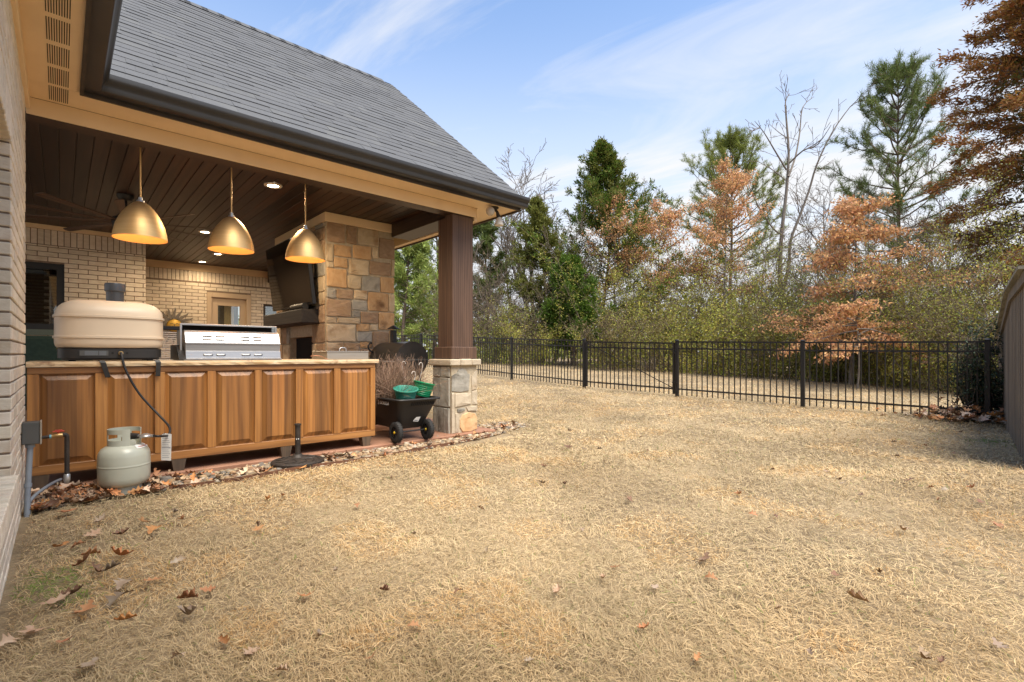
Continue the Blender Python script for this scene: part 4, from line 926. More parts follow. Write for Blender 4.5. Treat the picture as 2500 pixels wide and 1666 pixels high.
for (x, y, pw, lab_) in ((1.76, 5.92, 75, 'lit recessed ceiling light nearest the beam between two pendants'), (1.65, 8.87, 70, 'lit recessed ceiling light behind the middle pendant'), (2.19, 10.66, 52, 'lit recessed ceiling light just below the middle pendant rim'), (2.14, 11.77, 16, 'lit recessed ceiling light nearest the far brick wall')):
    t = thing('recessed_light', lab_, 'ceiling light', (x, y, 2.86), 'recessed patio ceiling lights')
    MB().lathe([(0.058, 2.852), (0.066, 2.846), (0.092, 2.850), (0.095, 2.858), (0.095, 2.8595)], (x, y, 0), 32).build('trim_ring', m_lamprim, t, 50)
    MB().lathe([(0.0, 2.850), (0.030, 2.8505), (0.058, 2.853)], (x, y, 0), 24).build('lens', m_canlight, t, 50)
    l = bpy.data.lights.new('can_light', 'SPOT'); l.energy = pw; l.color = (1.0, 0.74, 0.46); l.spot_size = R(168); l.spot_blend = 0.6; l.shadow_soft_size = 0.09
    lo = bpy.data.objects.new('can_light', l); COL.objects.link(lo); lo.parent = t; lo.location = (0, 0, -0.03)
FXc, FYc, FZ = 0.57, 7.47, 2.53
fan = thing('ceiling_fan', 'large windmill ceiling fan with slim brown blades', 'ceiling fan', (FXc, FYc, 2.86))
MB().lathe([(0.0, 2.79), (0.06, 2.795), (0.085, 2.83), (0.085, 2.859)], (FXc, FYc, 0), 24).build('canopy', m_black, fan, 40)
MB().tube([(FXc, FYc, 2.80), (FXc, FYc, 2.60)], 0.018, 12).build('downrod', m_black, fan, 60)
MB().lathe([(0.0, FZ - 0.10), (0.07, FZ - 0.095), (0.12, FZ - 0.06), (0.135, FZ), (0.125, FZ + 0.05), (0.06, FZ + 0.09), (0.02, FZ + 0.10)], (FXc, FYc, 0), 32).build('motor', m_black, fan, 40)
bm_ = MB(); secs = [(0.12, 0.03), (0.3, 0.040), (0.7, 0.062), (1.0, 0.080), (1.06, 0.075), (1.08, 0.045)]
vs = []
for r, w in secs:
    for sgn, zz in ((-1, -0.5), (1, 0.5)):
        for th in (0.0, 0.008): vs.append((r, sgn * w / 2, zz * w * 0.22 + th))
fs = []
for i in range(len(secs) - 1):
    b0_ = i * 4; c0_ = b0_ + 4
    fs += [(b0_, b0_ + 2, c0_ + 2, c0_), (b0_ + 1, c0_ + 1, c0_ + 3, b0_ + 3), (b0_, c0_, c0_ + 1, b0_ + 1), (b0_ + 2, b0_ + 3, c0_ + 3, c0_ + 2)]
fs += [(0, 1, 3, 2), (len(vs) - 4, len(vs) - 2, len(vs) - 1, len(vs) - 3)]
bme = bm_.add(vs, fs).mesh('blade', m_fanwood)
for k in range(10):
    o = link('blade', bme, fan, (FXc, FYc, FZ)); o.rotation_euler = (0, 0, R(36 * k + 11))

# ---- television on the chimney breast
tv = thing('television', 'large black flat television tilted above the dark mantel', 'television', (2.52, 7.5, 1.6))
tl = 0.115
def tvp(y, h, d): return (2.475 - h * math.sin(tl) - d * math.cos(tl), y, 1.64 + h * math.cos(tl) - d * math.sin(tl))
mb = MB(); mb.prism([(6.66, 0.0), (8.33, 0.0), (8.33, 0.955), (6.66, 0.955)], tvp, -0.045, 0.0); mb.build('casing', m_black, tv)
mb = MB(); mb.prism([(6.668, 0.018), (8.322, 0.018), (8.322, 0.947), (6.668, 0.947)], tvp, 0.0012, 0.0022); mb.build('screen', m_tv, tv)
mb = MB(); mb.box(2.50, 2.60, 7.25, 7.75, 1.9, 2.3); mb.build('wall_mount', m_black, tv)
spk = thing('soundbar', 'small black speaker on the mantel under the television', 'speaker', (2.47, 6.95, 1.576))
MB().tube([(2.45, 6.86, 1.625), (2.45, 7.35, 1.625)], 0.046, 18).build('cylinder', m_blackplastic, spk, 50)
MB().box(2.42, 2.48, 6.88, 7.33, 1.576, 1.585).build('foot', m_black, spk)

# ---- floodlight under the soffit corner
fl = thing('floodlight', 'twin-bulb floodlight under the patio soffit corner', 'floodlight', (4.05, 4.80, SZ))
MB().lathe([(0.0, -0.030), (0.035, -0.028), (0.055, -0.018), (0.058, -0.001)], (4.05, 4.80, SZ), 24).build('base', m_iron, fl, 40)
MB().tube([(4.05, 4.80, SZ - 0.02), (4.085, 4.785, SZ - 0.055), (4.10, 4.78, SZ - 0.105), (4.105, 4.777, SZ - 0.13)], [0.016, 0.018, 0.026, 0.028], 12).build('socket', m_iron, fl, 40)
MB().tube([(4.05, 4.80, SZ - 0.02), (4.01, 4.79, SZ - 0.03), (3.985, 4.78, SZ - 0.045)], [0.016, 0.018, 0.022], 12).build('socket', m_iron, fl, 40)
MB().lathe([(0.028, 0.0), (0.035, -0.03), (0.058, -0.085), (0.055, -0.10), (0.0, -0.108)], (4.108, 4.775, SZ - 0.125), 24).build('bulb', M('frosted_bulb', (0.62, 0.56, 0.48), rough=0.35), fl, 50)
mb = MB(); mb.lathe([(0.0, -0.055), (0.03, -0.048), (0.05, -0.025), (0.056, 0.0), (0.05, 0.028), (0.03, 0.05), (0.0, 0.055)], (3.955, 4.765, SZ - 0.075), 24); mb.build('bulb', M('clear_bulb', (0.52, 0.46, 0.40), rough=0.1), fl, 60)

# ---- things standing further back under the roof
ch = thing('armchair', 'dark green high-backed patio armchair below the dark window', 'chair', (-0.05, 8.6, 0))
def soft(m, x0, x1, y0, y1, z0, z1, c=0.04): m.box(x0, x1, y0, y1, z0, z1, ch=c); return m
soft(MB(), -0.36, 0.28, 8.25, 8.95, 0.30, 0.46).build('seat', m_chairgreen, ch); soft(MB(), -0.38, 0.30, 8.20, 8.36, 0.36, 1.19).build('backrest', m_chairgreen, ch)
for x in (-0.46, 0.30): soft(MB(), x, x + 0.12, 8.24, 8.95, 0.34, 0.66).build('armrest', m_chairgreen, ch)
for x in (-0.40, 0.32):
    for y in (8.3, 8.88): MB().box(x - 0.025, x + 0.025, y - 0.025, y + 0.025, 0.001, 0.33).build('leg', m_black, ch)
bs = thing('bar_stool', 'grey bar stool with louvred back between oven and grill', 'bar stool', (0.86, 6.05, 0))
for x in (0.62, 1.10):
    MB().box(x - 0.018, x + 0.018, 5.84, 5.875, 0.001, 1.21, ch=0.004).build('leg', m_stool, bs); MB().box(x - 0.018, x + 0.018, 6.25, 6.285, 0.001, 0.72, ch=0.004).build('leg', m_stool, bs)
MB().box(0.602, 1.118, 5.842, 5.873, 1.205, 1.245, ch=0.006).build('top_rail', m_black, bs); MB().box(0.60, 1.12, 5.85, 6.29, 0.72, 0.76, ch=0.01).build('seat', m_stool, bs)
MB().box(0.85, 0.87, 5.845, 5.87, 0.80, 1.205).build('mullion', m_stool, bs)
slm = MB(); slm.add([(-0.105, -0.008, -0.004), (0.105, -0.008, -0.004), (0.105, 0.008, 0.005), (-0.105, 0.008, 0.005), (-0.105, -0.008, -0.0015), (0.105, -0.008, -0.0015), (0.105, 0.008, 0.0075), (-0.105, 0.008, 0.0075)], [(0, 3, 2, 1), (4, 5, 6, 7), (0, 1, 5, 4), (1, 2, 6, 5), (2, 3, 7, 6), (3, 0, 4, 7)]); slm = slm.mesh('slat', m_lamprim)
for z in np.arange(0.82, 1.19, 0.019):
    for x in (0.744, 0.976): link('slat', slm, bs, (x, 5.858, float(z)))
MB().box(0.62, 1.10, 5.85, 5.87, 0.28, 0.31).build('foot_rail', m_stool, bs)
so_ = thing('sun_ornament', 'metal sun with golden face hung on the far brick wall', 'wall ornament', (1.72, YB - 0.04, 1.55))
sx_, sz_ = 1.72, 1.55
MB().lathe([(0.0, 0.040), (0.06, 0.036), (0.11, 0.020), (0.135, 0.0), (0.135, -0.01)], (sx_, YB - 0.035, sz_), 32, M=Matrix.Rotation(R(90), 3, 'X')).build('face', m_sungold, so_, 60)
fc = MB()
for e_ in (-0.045, 0.045): fc.tube([(sx_ + e_ - 0.03, YB - 0.077, sz_ + 0.03), (sx_ + e_, YB - 0.080, sz_ + 0.048), (sx_ + e_ + 0.03, YB - 0.077, sz_ + 0.03)], 0.005, 6)
fc.tube([(sx_, YB - 0.080, sz_ + 0.035), (sx_ - 0.004, YB - 0.088, sz_ - 0.02)], 0.007, 6); fc.tube([(sx_ - 0.04, YB - 0.075, sz_ - 0.05), (sx_, YB - 0.078, sz_ - 0.062), (sx_ + 0.04, YB - 0.075, sz_ - 0.05)], 0.006, 6); fc.build('facial_features', m_sunmetal, so_)
rm = MB(); pts = [(0.14, 0.034), (0.20, 0.030), (0.26, 0.022), (0.32, 0.014), (0.375, 0.002)]; vs = []
for r, w in pts:
    s_ = 0.016 * math.sin((r - 0.14) * 24)
    for sg in (-1, 1):
        for yy in (0.0, -0.006): vs.append((r, yy, s_ + sg * w))
fs = []
for i in range(len(pts) - 1):
    b0_ = i * 4; c0_ = b0_ + 4; fs += [(b0_, b0_ + 2, c0_ + 2, c0_), (b0_ + 1, c0_ + 1, c0_ + 3, b0_ + 3), (b0_, c0_, c0_ + 1, b0_ + 1), (b0_ + 2, b0_ + 3, c0_ + 3, c0_ + 2)]
rme = rm.add(vs, fs).mesh('ray', m_sunmetal)
for k in range(18):
    o = link('ray', rme, so_, (sx_, YB - 0.045, sz_)); o.rotation_euler = (0, R(20 * k + 10), 0)

# ---- pellet smoker behind the cart
sm = thing('smoker_grill', 'black barrel smoker with capped chimney beside the stone pier', 'smoker', (3.40, 6.0, 0))
SX, SZc, SR = 3.40, 0.90, 0.235
m_smoke = M('smoker_black', (0.022, 0.020, 0.018), (0.034, 0.029, 0.025), scale=9, rough=0.36, spec=0.5)
def cyl(y0, y1, r, a0, a1, name, mat, par, cap=True):
    m = MB(); vs = []; n = 32
    for y in (y0, y1):
        for k in range(n + 1):
            w = a0 + (a1 - a0) * k / n; vs.append((SX + r * math.cos(w), y, SZc + r * math.sin(w)))
    fs = [(k, k + 1, n + 2 + k, n + 1 + k) for k in range(n)]
    if cap: fs += [tuple(range(n + 1)), tuple(range(n + 1, 2 * n + 2))[::-1]]
    return m.add(vs, fs).build(name, mat, par, 30)
cyl(5.68, 6.42, SR, 0, math.pi, 'lid', m_smoke, sm); cyl(5.68, 6.42, SR - 0.006, math.pi, 2 * math.pi, 'barrel', m_smoke, sm)
MB().box(SX - SR - 0.01, SX + SR + 0.03, 5.672, 5.678, SZc - 0.012, SZc + 0.004).build('seam_strip', m_boxgrey, sm)
MB().lathe([(0.045, 1.08), (0.045, 1.30), (0.0, 1.30)], (SX + 0.02, 6.22, 0), 20).build('chimney', m_black, sm, 40)
MB().lathe([(0.085, 1.318), (0.082, 1.325), (0.012, 1.368), (0.0, 1.37)], (SX + 0.02, 6.22, 0), 20).build('chimney_cap', m_black, sm, 40)
hd = spline([Vector(p) for p in ((SX - 0.215, 6.36, 0.99), (SX - 0.27, 6.36, 1.03), (SX - 0.285, 6.36, 1.08), (SX - 0.26, 6.36, 1.12), (SX - 0.235, 6.36, 1.12))], 5)
MB().tube(hd, 0.012, 8).build('lid_handle', m_black, sm, 60)
MB().box(SX - SR - 0.16, SX - SR - 0.012, 5.70, 6.40, 0.872, 0.884, ch=0.003).build('side_shelf', m_steeld, sm)
for x in (SX - 0.17, SX + 0.17):
    for y in (5.75, 6.35): MB().tube([(x * 0.9 + SX * 0.1, y, 0.76), (x, y, 0.002)], 0.016, 8).build('leg', m_black, sm)
MB().box(SX - 0.22, SX + 0.22, 5.76, 6.34, 0.30, 0.315).build('lower_shelf', m_black, sm)

# ---- garden cart with pots and dried plants
gc = thing('garden_cart', 'black poly garden cart with yellow wheel hubs beside the island', 'garden cart', (2.93, 5.2, 0))
def rrect(x0, x1, y0, y1, z, c, n=4):
    r = []
    for (cx, cy, a) in ((x1 - c, y1 - c, 0), (x0 + c, y1 - c, 90), (x0 + c, y0 + c, 180), (x1 - c, y0 + c, 270)):
        for k in range(n + 1): w = R(a + 90 * k / n); r.append((cx + c * math.cos(w), cy + c * math.sin(w), z))
    return r
lv_ = [(2.785, 3.085, 4.945, 5.55, 0.135, 0.05), (2.762, 3.108, 4.92, 5.60, 0.165, 0.06), (2.735, 3.15, 4.85, 5.68, 0.30, 0.065), (2.70, 3.215, 4.785, 5.76, 0.455, 0.07), (2.672, 3.243, 4.757, 5.79, 0.458, 0.08), (2.668, 3.247, 4.753, 5.794, 0.468, 0.08), (2.672, 3.243, 4.757, 5.79, 0.478, 0.08),
       (2.705, 3.21, 4.79, 5.755, 0.478, 0.07), (2.745, 3.14, 4.86, 5.67, 0.30, 0.06), (2.775, 3.095, 4.935, 5.585, 0.172, 0.055)]
MB().rings([rrect(*q) for q in lv_]).build('tub', m_blackplastic, gc, 40)
ve = MB()                                                     # slanted grip slots under the front rim
for k in range(13):
    x = 2.862 + k * 0.0235; y0_ = 4.7925; ve.add([(x, y0_ - 0.004, 0.440), (x + 0.010, y0_ - 0.004, 0.440), (x + 0.002, y0_ + 0.010, 0.398), (x - 0.008, y0_ + 0.010, 0.398), (x, y0_ + 0.012, 0.440), (x + 0.010, y0_ + 0.012, 0.440), (x + 0.002, y0_ + 0.026, 0.398), (x - 0.008, y0_ + 0.026, 0.398)], [(0, 1, 2, 3), (4, 7, 6, 5), (0, 4, 5, 1), (1, 5, 6, 2), (2, 6, 7, 3), (3, 7, 4, 0)])
o = ve.build('grip_slots', m_slot, gc); o['kind'] = 'stuff'
wt = MB(); wt.lathe([(0.062, -0.026), (0.095, -0.030), (0.108, -0.024), (0.112, 0.0), (0.108, 0.024), (0.095, 0.030), (0.062, 0.026)], (0, 0, 0), 40, M=Matrix.Rotation(R(90), 3, 'Y'))
for k in range(28):
    a = 2 * math.pi * k / 28; c, s_ = math.cos(a), math.sin(a)
    for sg in (-1, 1):
        b0 = Vector((sg * 0.014, 0.112 * c, 0.112 * s_)); wt.add([b0 + Vector((sg * .011, -.006 * s_, .006 * c)), b0 + Vector((sg * .011, .006 * s_, -.006 * c)), b0 + Vector((-sg * .011, .006 * s_ - .004 * c, -.006 * c - .004 * s_)), b0 + Vector((-sg * .011, -.006 * s_ - .004 * c, .006 * c - .004 * s_)),
            b0 + Vector((sg * .010, -.004 * s_ + .005 * c, .004 * c + .005 * s_)), b0 + Vector((sg * .010, .004 * s_ + .005 * c, -.004 * c + .005 * s_))], [(0, 1, 5, 4), (4, 5, 2, 3), (0, 4, 3), (1, 2, 5)])
wtm = wt.mesh('tyre', m_rubber, smooth=35)
wr_ = MB(); wr_.lathe([(0.0, -0.018), (0.022, -0.020), (0.024, -0.010), (0.050, -0.004), (0.062, -0.012), (0.064, 0.012), (0.0, 0.014)], (0, 0, 0), 30, M=Matrix.Rotation(R(90), 3, 'Y'))
for k in range(6):
    a = 2 * math.pi * k / 6; wr_.tube([(-0.012, 0.02 * math.cos(a), 0.02 * math.sin(a)), (-0.014, 0.06 * math.cos(a), 0.06 * math.sin(a))], 0.006, 6)
wrm = wr_.mesh('rim', m_blackplastic, smooth=35)
whm = MB().lathe([(0.0, -0.030), (0.012, -0.029), (0.014, -0.018)], (0, 0, 0), 16, M=Matrix.Rotation(R(90), 3, 'Y')).mesh('hub', m_yellow, smooth=40)
for (x, y) in ((2.705, 4.86), (3.10, 4.86), (2.705, 5.62), (3.10, 5.62)):
    w_ = link('wheel', wrm, gc, (x, y, 0.116)); link('tyre', wtm, w_, (x, y, 0.116)); link('hub', whm, w_, (x, y, 0.116))
for y in (4.86, 5.62): MB().tube([(2.70, y, 0.116), (3.11, y, 0.116)], 0.009, 8).build('axle', m_black, gc)
def textmesh(txt, size):
    cu = bpy.data.curves.new('lettering', 'FONT'); cu.body = txt; cu.size = size; cu.extrude = 0.0012; cu.offset = 0.0012; cu.resolution_u = 2
    tmp = bpy.data.objects.new('lettering_source', cu); COL.objects.link(tmp); bpy.context.view_layer.update()
    me = bpy.data.meshes.new_from_object(tmp.evaluated_get(bpy.context.evaluated_depsgraph_get())); bpy.data.objects.remove(tmp); me.materials.clear(); me.materials.append(m_white); return me
p0 = onX(929, 977, 2.70); p1 = onX(956, 984, 2.70)
lean = math.atan2(0.035, 0.155)
o = link('lettering', textmesh('GORILLA', 0.052), gc, (2.688, p0.y - 0.005, 0.404)); o.rotation_euler = (R(90) - 0, 0, R(-90)); o['label'] = 'white lettering'
lg = MB(); yL = p0.y + 0.045
lg.prism([(yL, 0.398), (yL - 0.010, 0.398), (yL - 0.014, 0.412), (yL - 0.018, 0.398), (yL - 0.032, 0.398), (yL - 0.026, 0.428), (yL - 0.016, 0.450), (yL - 0.006, 0.428)], lambda u, v, w: (2.691 - w, u, v), 0.0, 0.003); lg.build('emblem', m_white, gc)
stk = MB(); fS = lambda u, v, w: (u, 4.862 - w - (v - 0.30) * 0.40, v)
stk.prism([(2.93, 0.215), (3.00, 0.205), (3.025, 0.278), (2.965, 0.262), (2.945, 0.240)], fS, 0.006, 0.0075, 0); stk.prism([(2.945, 0.220), (2.99, 0.213), (2.992, 0.224), (2.948, 0.231)], fS, 0.0077, 0.0085, 1); stk.build('sticker', [m_white, m_ink], gc)
def pot(name, label, cx, cy, cz, r0, r1, h, tilt, mat, grp):
    t = thing(name, label, 'plant pot', (cx, cy, cz), grp); t.rotation_euler = tilt
    pr3 = [(0.0, 0.0), (r0, 0.0)]
    for k in range(1, 7): zz = h * k / 7; rr_ = r0 + (r1 - r0) * k / 7; pr3 += [(rr_, zz - 0.003), (rr_ + 0.003, zz), (rr_ + 0.001, zz + 0.003)]
    pr3 += [(r1, h - 0.008), (r1 + 0.010, h - 0.007), (r1 + 0.010, h + 0.004), (r1, h + 0.006), (r1 - 0.006, h), (r0 - 0.004, 0.006), (0, 0.006)]
    link('wall', MB().lathe(pr3, (0, 0, 0), 40).mesh('wall', mat, smooth=40), None).parent = t
    hb_ = [Vector((r1 + 0.006, 0, h)), Vector((r1 + 0.012, 0, h + 0.003)), Vector((r1 + 0.012, 0.012, h - 0.006))]
    link('rim_clip', MB().tube(hb_, 0.007, 6).mesh('rim_clip', m_blackplastic), None).parent = t
    return t
pot('hanging_pot', 'teal green plastic pot lying tilted in the garden cart', 2.875, 4.96, 0.455, 0.095, 0.130, 0.13, (R(8), R(-10), 0.6), m_teal, None)
pot('hanging_pot', 'bright green ribbed plastic pot at the cart corner', 3.10, 4.98, 0.485, 0.092, 0.120, 0.155, (R(6), R(12), 0.2), m_green, None)
pot('hanging_pot', 'black plastic pot of dried stems behind the island end', 2.80, 5.42, 0.40, 0.10, 0.14, 0.17, (R(-6), R(-8), 0), m_blackplastic, None)
dp = thing('dried_plant', 'tangle of dry brown stems heaped in the garden cart', 'dried plant', (2.95, 5.25, 0.42))
tw = MB()
for k in range(1350):
    bx, by = random.gauss(2.93, 0.12), 5.14 + abs(random.gauss(0.12, 0.17)); a = random.uniform(0, 2 * math.pi); sp = abs(random.gauss(0, 0.22)); ht = random.uniform(0.20, 0.58) * (1 - 0.35 * min(sp / 0.4, 1))
    b = Vector((bx, by, 0.46 + random.uniform(-0.04, 0.03))); dr_ = Vector((math.cos(a) * sp, math.sin(a) * sp, ht)); side = Vector((random.gauss(0, .05), random.gauss(0, .05), 0))
    droop = random.uniform(0.0, 0.10); r0 = random.uniform(0.0012, 0.0028)
    pts = [b + dr_ * t + side * math.sin(t * 3.1) - Vector((0, 0, droop * t * t)) for t in (0, .3, .6, .85, 1.0)]
    if random.random() < 0.12: e = pts[-1]; c = random.uniform(0, 6.28); pts += [e + Vector((math.cos(c) * .02, math.sin(c) * .02, .012)), e + Vector((math.cos(c) * .035, math.sin(c) * .035, -.004)), e + Vector((math.cos(c) * .036, math.sin(c) * .036, -.022))]
    tw.tube(pts, [r0 * (1 - 0.6 * i / len(pts)) for i in range(len(pts))], 3, cap=False)
for k in range(26):                                           # strands trailing over the rim
    y = random.uniform(5.25, 5.6); pts = [(2.78, y, 0.50), (2.70, y - 0.02, 0.505), (2.655, y - 0.03, 0.46), (2.65 + random.uniform(-.02, .01), y - random.uniform(0.02, 0.08), 0.46 - random.uniform(0.04, 0.16))]; tw.tube(pts, 0.0014, 3, cap=False)
o = tw.build('stems', m_twig, dp); o['kind'] = 'stuff'
for (x, y, z, l) in ((2.98, 5.22, 0.86, -1), (3.20, 5.12, 0.845, 1), (3.06, 5.05, 0.745, 1)):
    hk_ = [Vector((x - l * 0.06, y, z - 0.26)), Vector((x, y, z - 0.02))] + [Vector((x - l * 0.024 + l * 0.024 * math.cos(a), y, z + 0.024 * math.sin(a))) for a in np.linspace(0, 3.4, 9)]
    MB().tube(hk_, 0.0042, 7).build('hanger_hook', M('hook_wire', (0.55, 0.50, 0.46), rough=0.4) if l == -1 else bpy.data.materials['hook_wire'], dp, 60)

# ================================================================== black metal fence and gate
FP = [(10.05, 0.72), (9.99, 3.15), (9.85, 5.56), (9.66, 7.98), (9.78, 10.80), (9.76, 13.25), (9.75, 15.70), (9.75, 18.15), (9.75, 20.60)]
def gzf(x, y): return float(gz(x, y))
postm = MB().box(-0.032, 0.032, -0.032, 0.032, -0.12, 1.20, ch=0.004).mesh('post', m_black)
capm = MB().rings([[(-.037, -.037, 1.20), (.037, -.037, 1.20), (.037, .037, 1.20), (-.037, .037, 1.20)], [(-.037, -.037, 1.212), (.037, -.037, 1.212), (.037, .037, 1.212), (-.037, .037, 1.212)], [(-.012, -.012, 1.232), (.012, -.012, 1.232), (.012, .012, 1.232), (-.012, .012, 1.232)]]).mesh('post_cap', m_black)
pickm = MB().box(-0.0085, 0.0085, -0.0085, 0.0085, 0.035, 1.18).mesh('picket', m_black)
def bar(p, q, w, h):
    p, q = Vector(p), Vector(q); d = (q - p).normalized(); s_ = Vector((d.y, -d.x, 0)).normalized() * w / 2; u = Vector((0, 0, h / 2))
    return MB().rings([[p - s_ - u, p + s_ - u, p + s_ + u, p - s_ + u], [q - s_ - u, q + s_ - u, q + s_ + u, q - s_ + u]])
def fence_run(label, idx, group=None):
    t = thing('metal_fence', label, 'fence', (*FP[idx[0]], gzf(*FP[idx[0]])))
    for k, i in enumerate(idx):
        x, y = FP[i]; z = gzf(x, y); po = link('post', postm, t, (x, y, z)); link('post_cap', capm, po, (x, y, z))
        if k == 0: continue
        a = Vector((*FP[idx[k - 1]], gzf(*FP[idx[k - 1]]))); b = Vector((x, y, z)); d = (b - a).normalized()
        for h in (0.165, 1.035, 1.18): bar(a + d * .03 + Vector((0, 0, h)), b - d * .03 + Vector((0, 0, h)), 0.028, 0.030).build('rail', m_black, t)
        n = max(2, round((b - a).length / 0.112))
        for j in range(1, n):
            p = a.lerp(b, j / n); link('picket', pickm, t, p)
    return t
fence_run('black metal picket fence running from the gate to the wood fence', [2, 1, 0])
fence_run('black metal picket fence running left from the gate behind the post', [3, 4, 5, 6, 7, 8])
ga, gb = Vector((*FP[3], gzf(*FP[3]))), Vector((*FP[2], gzf(*FP[2]))); gd = (gb - ga).normalized()
gt = thing('metal_gate', 'black metal picket gate with diagonal brace', 'gate', ga.lerp(gb, 0.5))
g0, g1 = ga + gd * 0.075, gb - gd * 0.075; UZ = Vector((0, 0, 1))
for p in (g0, g1): MB().box(p.x - .022, p.x + .022, p.y - .022, p.y + .022, p.z + 0.05, p.z + 1.165).build('stile', m_black, gt)
for h in (0.165, 1.02, 1.15): bar(g0 + gd * .022 + UZ * h, g1 - gd * .022 + UZ * h, 0.030, 0.032).build('rail', m_black, gt)
off_ = Vector((-0.022, 0, 0)); bar(g0 + UZ * 1.14 + off_, g1 + UZ * 0.18 + off_, 0.010, 0.018).build('brace', m_black, gt)
pg = MB().box(-0.0085, 0.0085, -0.0085, 0.0085, 0.04, 1.14).mesh('picket', m_black)
for j in range(1, 20): link('picket', pg, gt, g0.lerp(g1, j / 20))
for h in (0.28, 0.98): MB().tube([ga + UZ * h + gd * .03, g0 + UZ * h - gd * .015], 0.016, 8).build('hinge', m_black, gt)
lt = MB(); q = g1 + UZ * 0.30; lt.box(q.x - .05, q.x - .02, q.y - .12, q.y + .02, q.z - .012, q.z + .012); lt.tube([q + Vector((-.035, -.02, -.03)), q + Vector((-.035, -.02, .03))], 0.012, 8); lt.build('latch', m_black, gt)
lt = MB(); q = g1 + UZ * 0.95; lt.box(q.x - .03, q.x + .03, q.y - .08, q.y - .02, q.z - .02, q.z + .02); lt.build('latch', m_black, gt)

# ================================================================== weathered wooden fence on the right
m_grey = wood('weathered_grey_board', (0.19, 0.155, 0.115), (0.28, 0.235, 0.18), (0.075, 0.060, 0.044), axis=2, rough=0.85, var=0.25)
m_greyh = wood('weathered_cap_board', (0.24, 0.225, 0.17), (0.32, 0.30, 0.235), (0.12, 0.105, 0.08), axis=0, rough=0.85, var=0.1)
wfY = lambda x: -0.41 + 0.0934 * x
wfT = lambda x: 1.70 if x < 8.45 else 1.70 - (x - 8.45) * 0.165
AW = math.atan(0.0934)
wf = thing('wooden_fence', 'weathered grey board fence stepping down at the right edge', 'fence', (8.0, wfY(8.0), 0))
full = MB().box(-0.070, 0.070, -0.009, 0.009, -0.05, 1.70, ch=0.003).mesh('board', m_grey)
x = 6.3; k = 0
while x < 11.85:
    dyb = 0.012 if k % 2 else -0.012; y = wfY(x) + dyb
    if x < 8.4: o = link('board', full, wf, (x, y, 0))
    else:
        h0, h1 = wfT(x - .07), wfT(x + .07); mb = MB(); mb.rings([[(-.07, -.009, -.05), (.07, -.009, -.05), (.07, .009, -.05), (-.07, .009, -.05)], [(-.07, -.009, h0), (.07, -.009, h1), (.07, .009, h1), (-.07, .009, h0)]])
        o = link('board', mb.mesh('board', m_grey), wf, (x, y, 0))
    o.rotation_euler = (0, 0, AW); x += 0.122; k += 1
def wbar(xa, xb, za, zb, y0, y1, h):
    def q(x, y, z): return (x - y * math.sin(AW), wfY(x) + y * math.cos(AW), z)
    return MB().rings([[q(xa, y0, za), q(xa, y1, za), q(xa, y1, za + h), q(xa, y0, za + h)], [q(xb, y0, zb), q(xb, y1, zb), q(xb, y1, zb + h), q(xb, y0, zb + h)]])
wbar(6.2, 8.47, 1.712, 1.712, -0.05, 0.085, 0.030).build('cap_board', m_greyh, wf); wbar(8.471, 11.9, 1.712, 1.145, -0.05, 0.085, 0.030).build('cap_board', m_greyh, wf)
wbar(6.2, 8.45, 1.60, 1.60, 0.024, 0.046, 0.105).build('trim_board', m_grey, wf); wbar(8.452, 11.88, 1.60, 1.034, 0.024, 0.046, 0.105).build('trim_board', m_grey, wf)

# ================================================================== pebble strip, edging, leaf litter
def oct_sphere():
    t = (1 + 5 ** 0.5) / 2; v = np.array([(-1, t, 0), (1, t, 0), (-1, -t, 0), (1, -t, 0), (0, -1, t), (0, 1, t), (0, -1, -t), (0, 1, -t), (t, 0, -1), (t, 0, 1), (-t, 0, -1), (-t, 0, 1)], float); v /= np.linalg.norm(v[0])
    f = [(0, 11, 5), (0, 5, 1), (0, 1, 7), (0, 7, 10), (0, 10, 11), (1, 5, 9), (5, 11, 4), (11, 10, 2), (10, 7, 6), (7, 1, 8), (3, 9, 4), (3, 4, 2), (3, 2, 6), (3, 6, 8), (3, 8, 9), (4, 9, 5), (2, 4, 11), (6, 2, 10), (8, 6, 7), (9, 8, 1)]
    return v, np.array(f)
def edge_y(x):      # lawn side of the strip
    return np.interp(x, [-0.3, 0.2, 1.2, 2.8, 3.85, 4.4, 4.95], [4.42, 4.50, 4.46, 4.53, 4.72, 4.86, 5.05])
sv, sf = oct_sphere(); N = 3800
px_ = rng.uniform(-0.14, 4.95, N * 2); t_ = rng.uniform(0, 1, N * 2); top = np.where(px_ < 4.16, 4.90, 5.55); py_ = edge_y(px_) + t_ * (top - edge_y(px_)); ok = (py_ > edge_y(px_)) & (rng.uniform(0, 1, N * 2) < np.where(px_ > 4.3, 1.2 - (px_ - 4.2) * 0.9, 1))
px_, py_ = px_[ok][:N], py_[ok][:N]; N = len(px_)
sz = rng.gamma(4.0, 0.0030, N) + 0.005; sc = np.stack([sz * rng.uniform(.9, 1.6, N), sz * rng.uniform(.8, 1.2, N), sz * rng.uniform(.45, .8, N)], -1)
an = rng.uniform(0, 6.28, N); V = sv[None] * sc[:, None] * (1 + rng.uniform(-.14, .14, (N, 12, 1))); c_, s_ = np.cos(an)[:, None], np.sin(an)[:, None]
V = np.stack([V[..., 0] * c_ - V[..., 1] * s_, V[..., 0] * s_ + V[..., 1] * c_, V[..., 2]], -1)
V += np.stack([px_, py_, -0.055 + rng.uniform(0, 0.016, N) + sz * 0.3], -1)[:, None]
pal = np.array([(.46, .33, .19), (.52, .40, .26), (.33, .20, .12), (.24, .21, .18), (.56, .48, .37), (.40, .26, .14), (.52, .40, .26), (.30, .24, .17)])
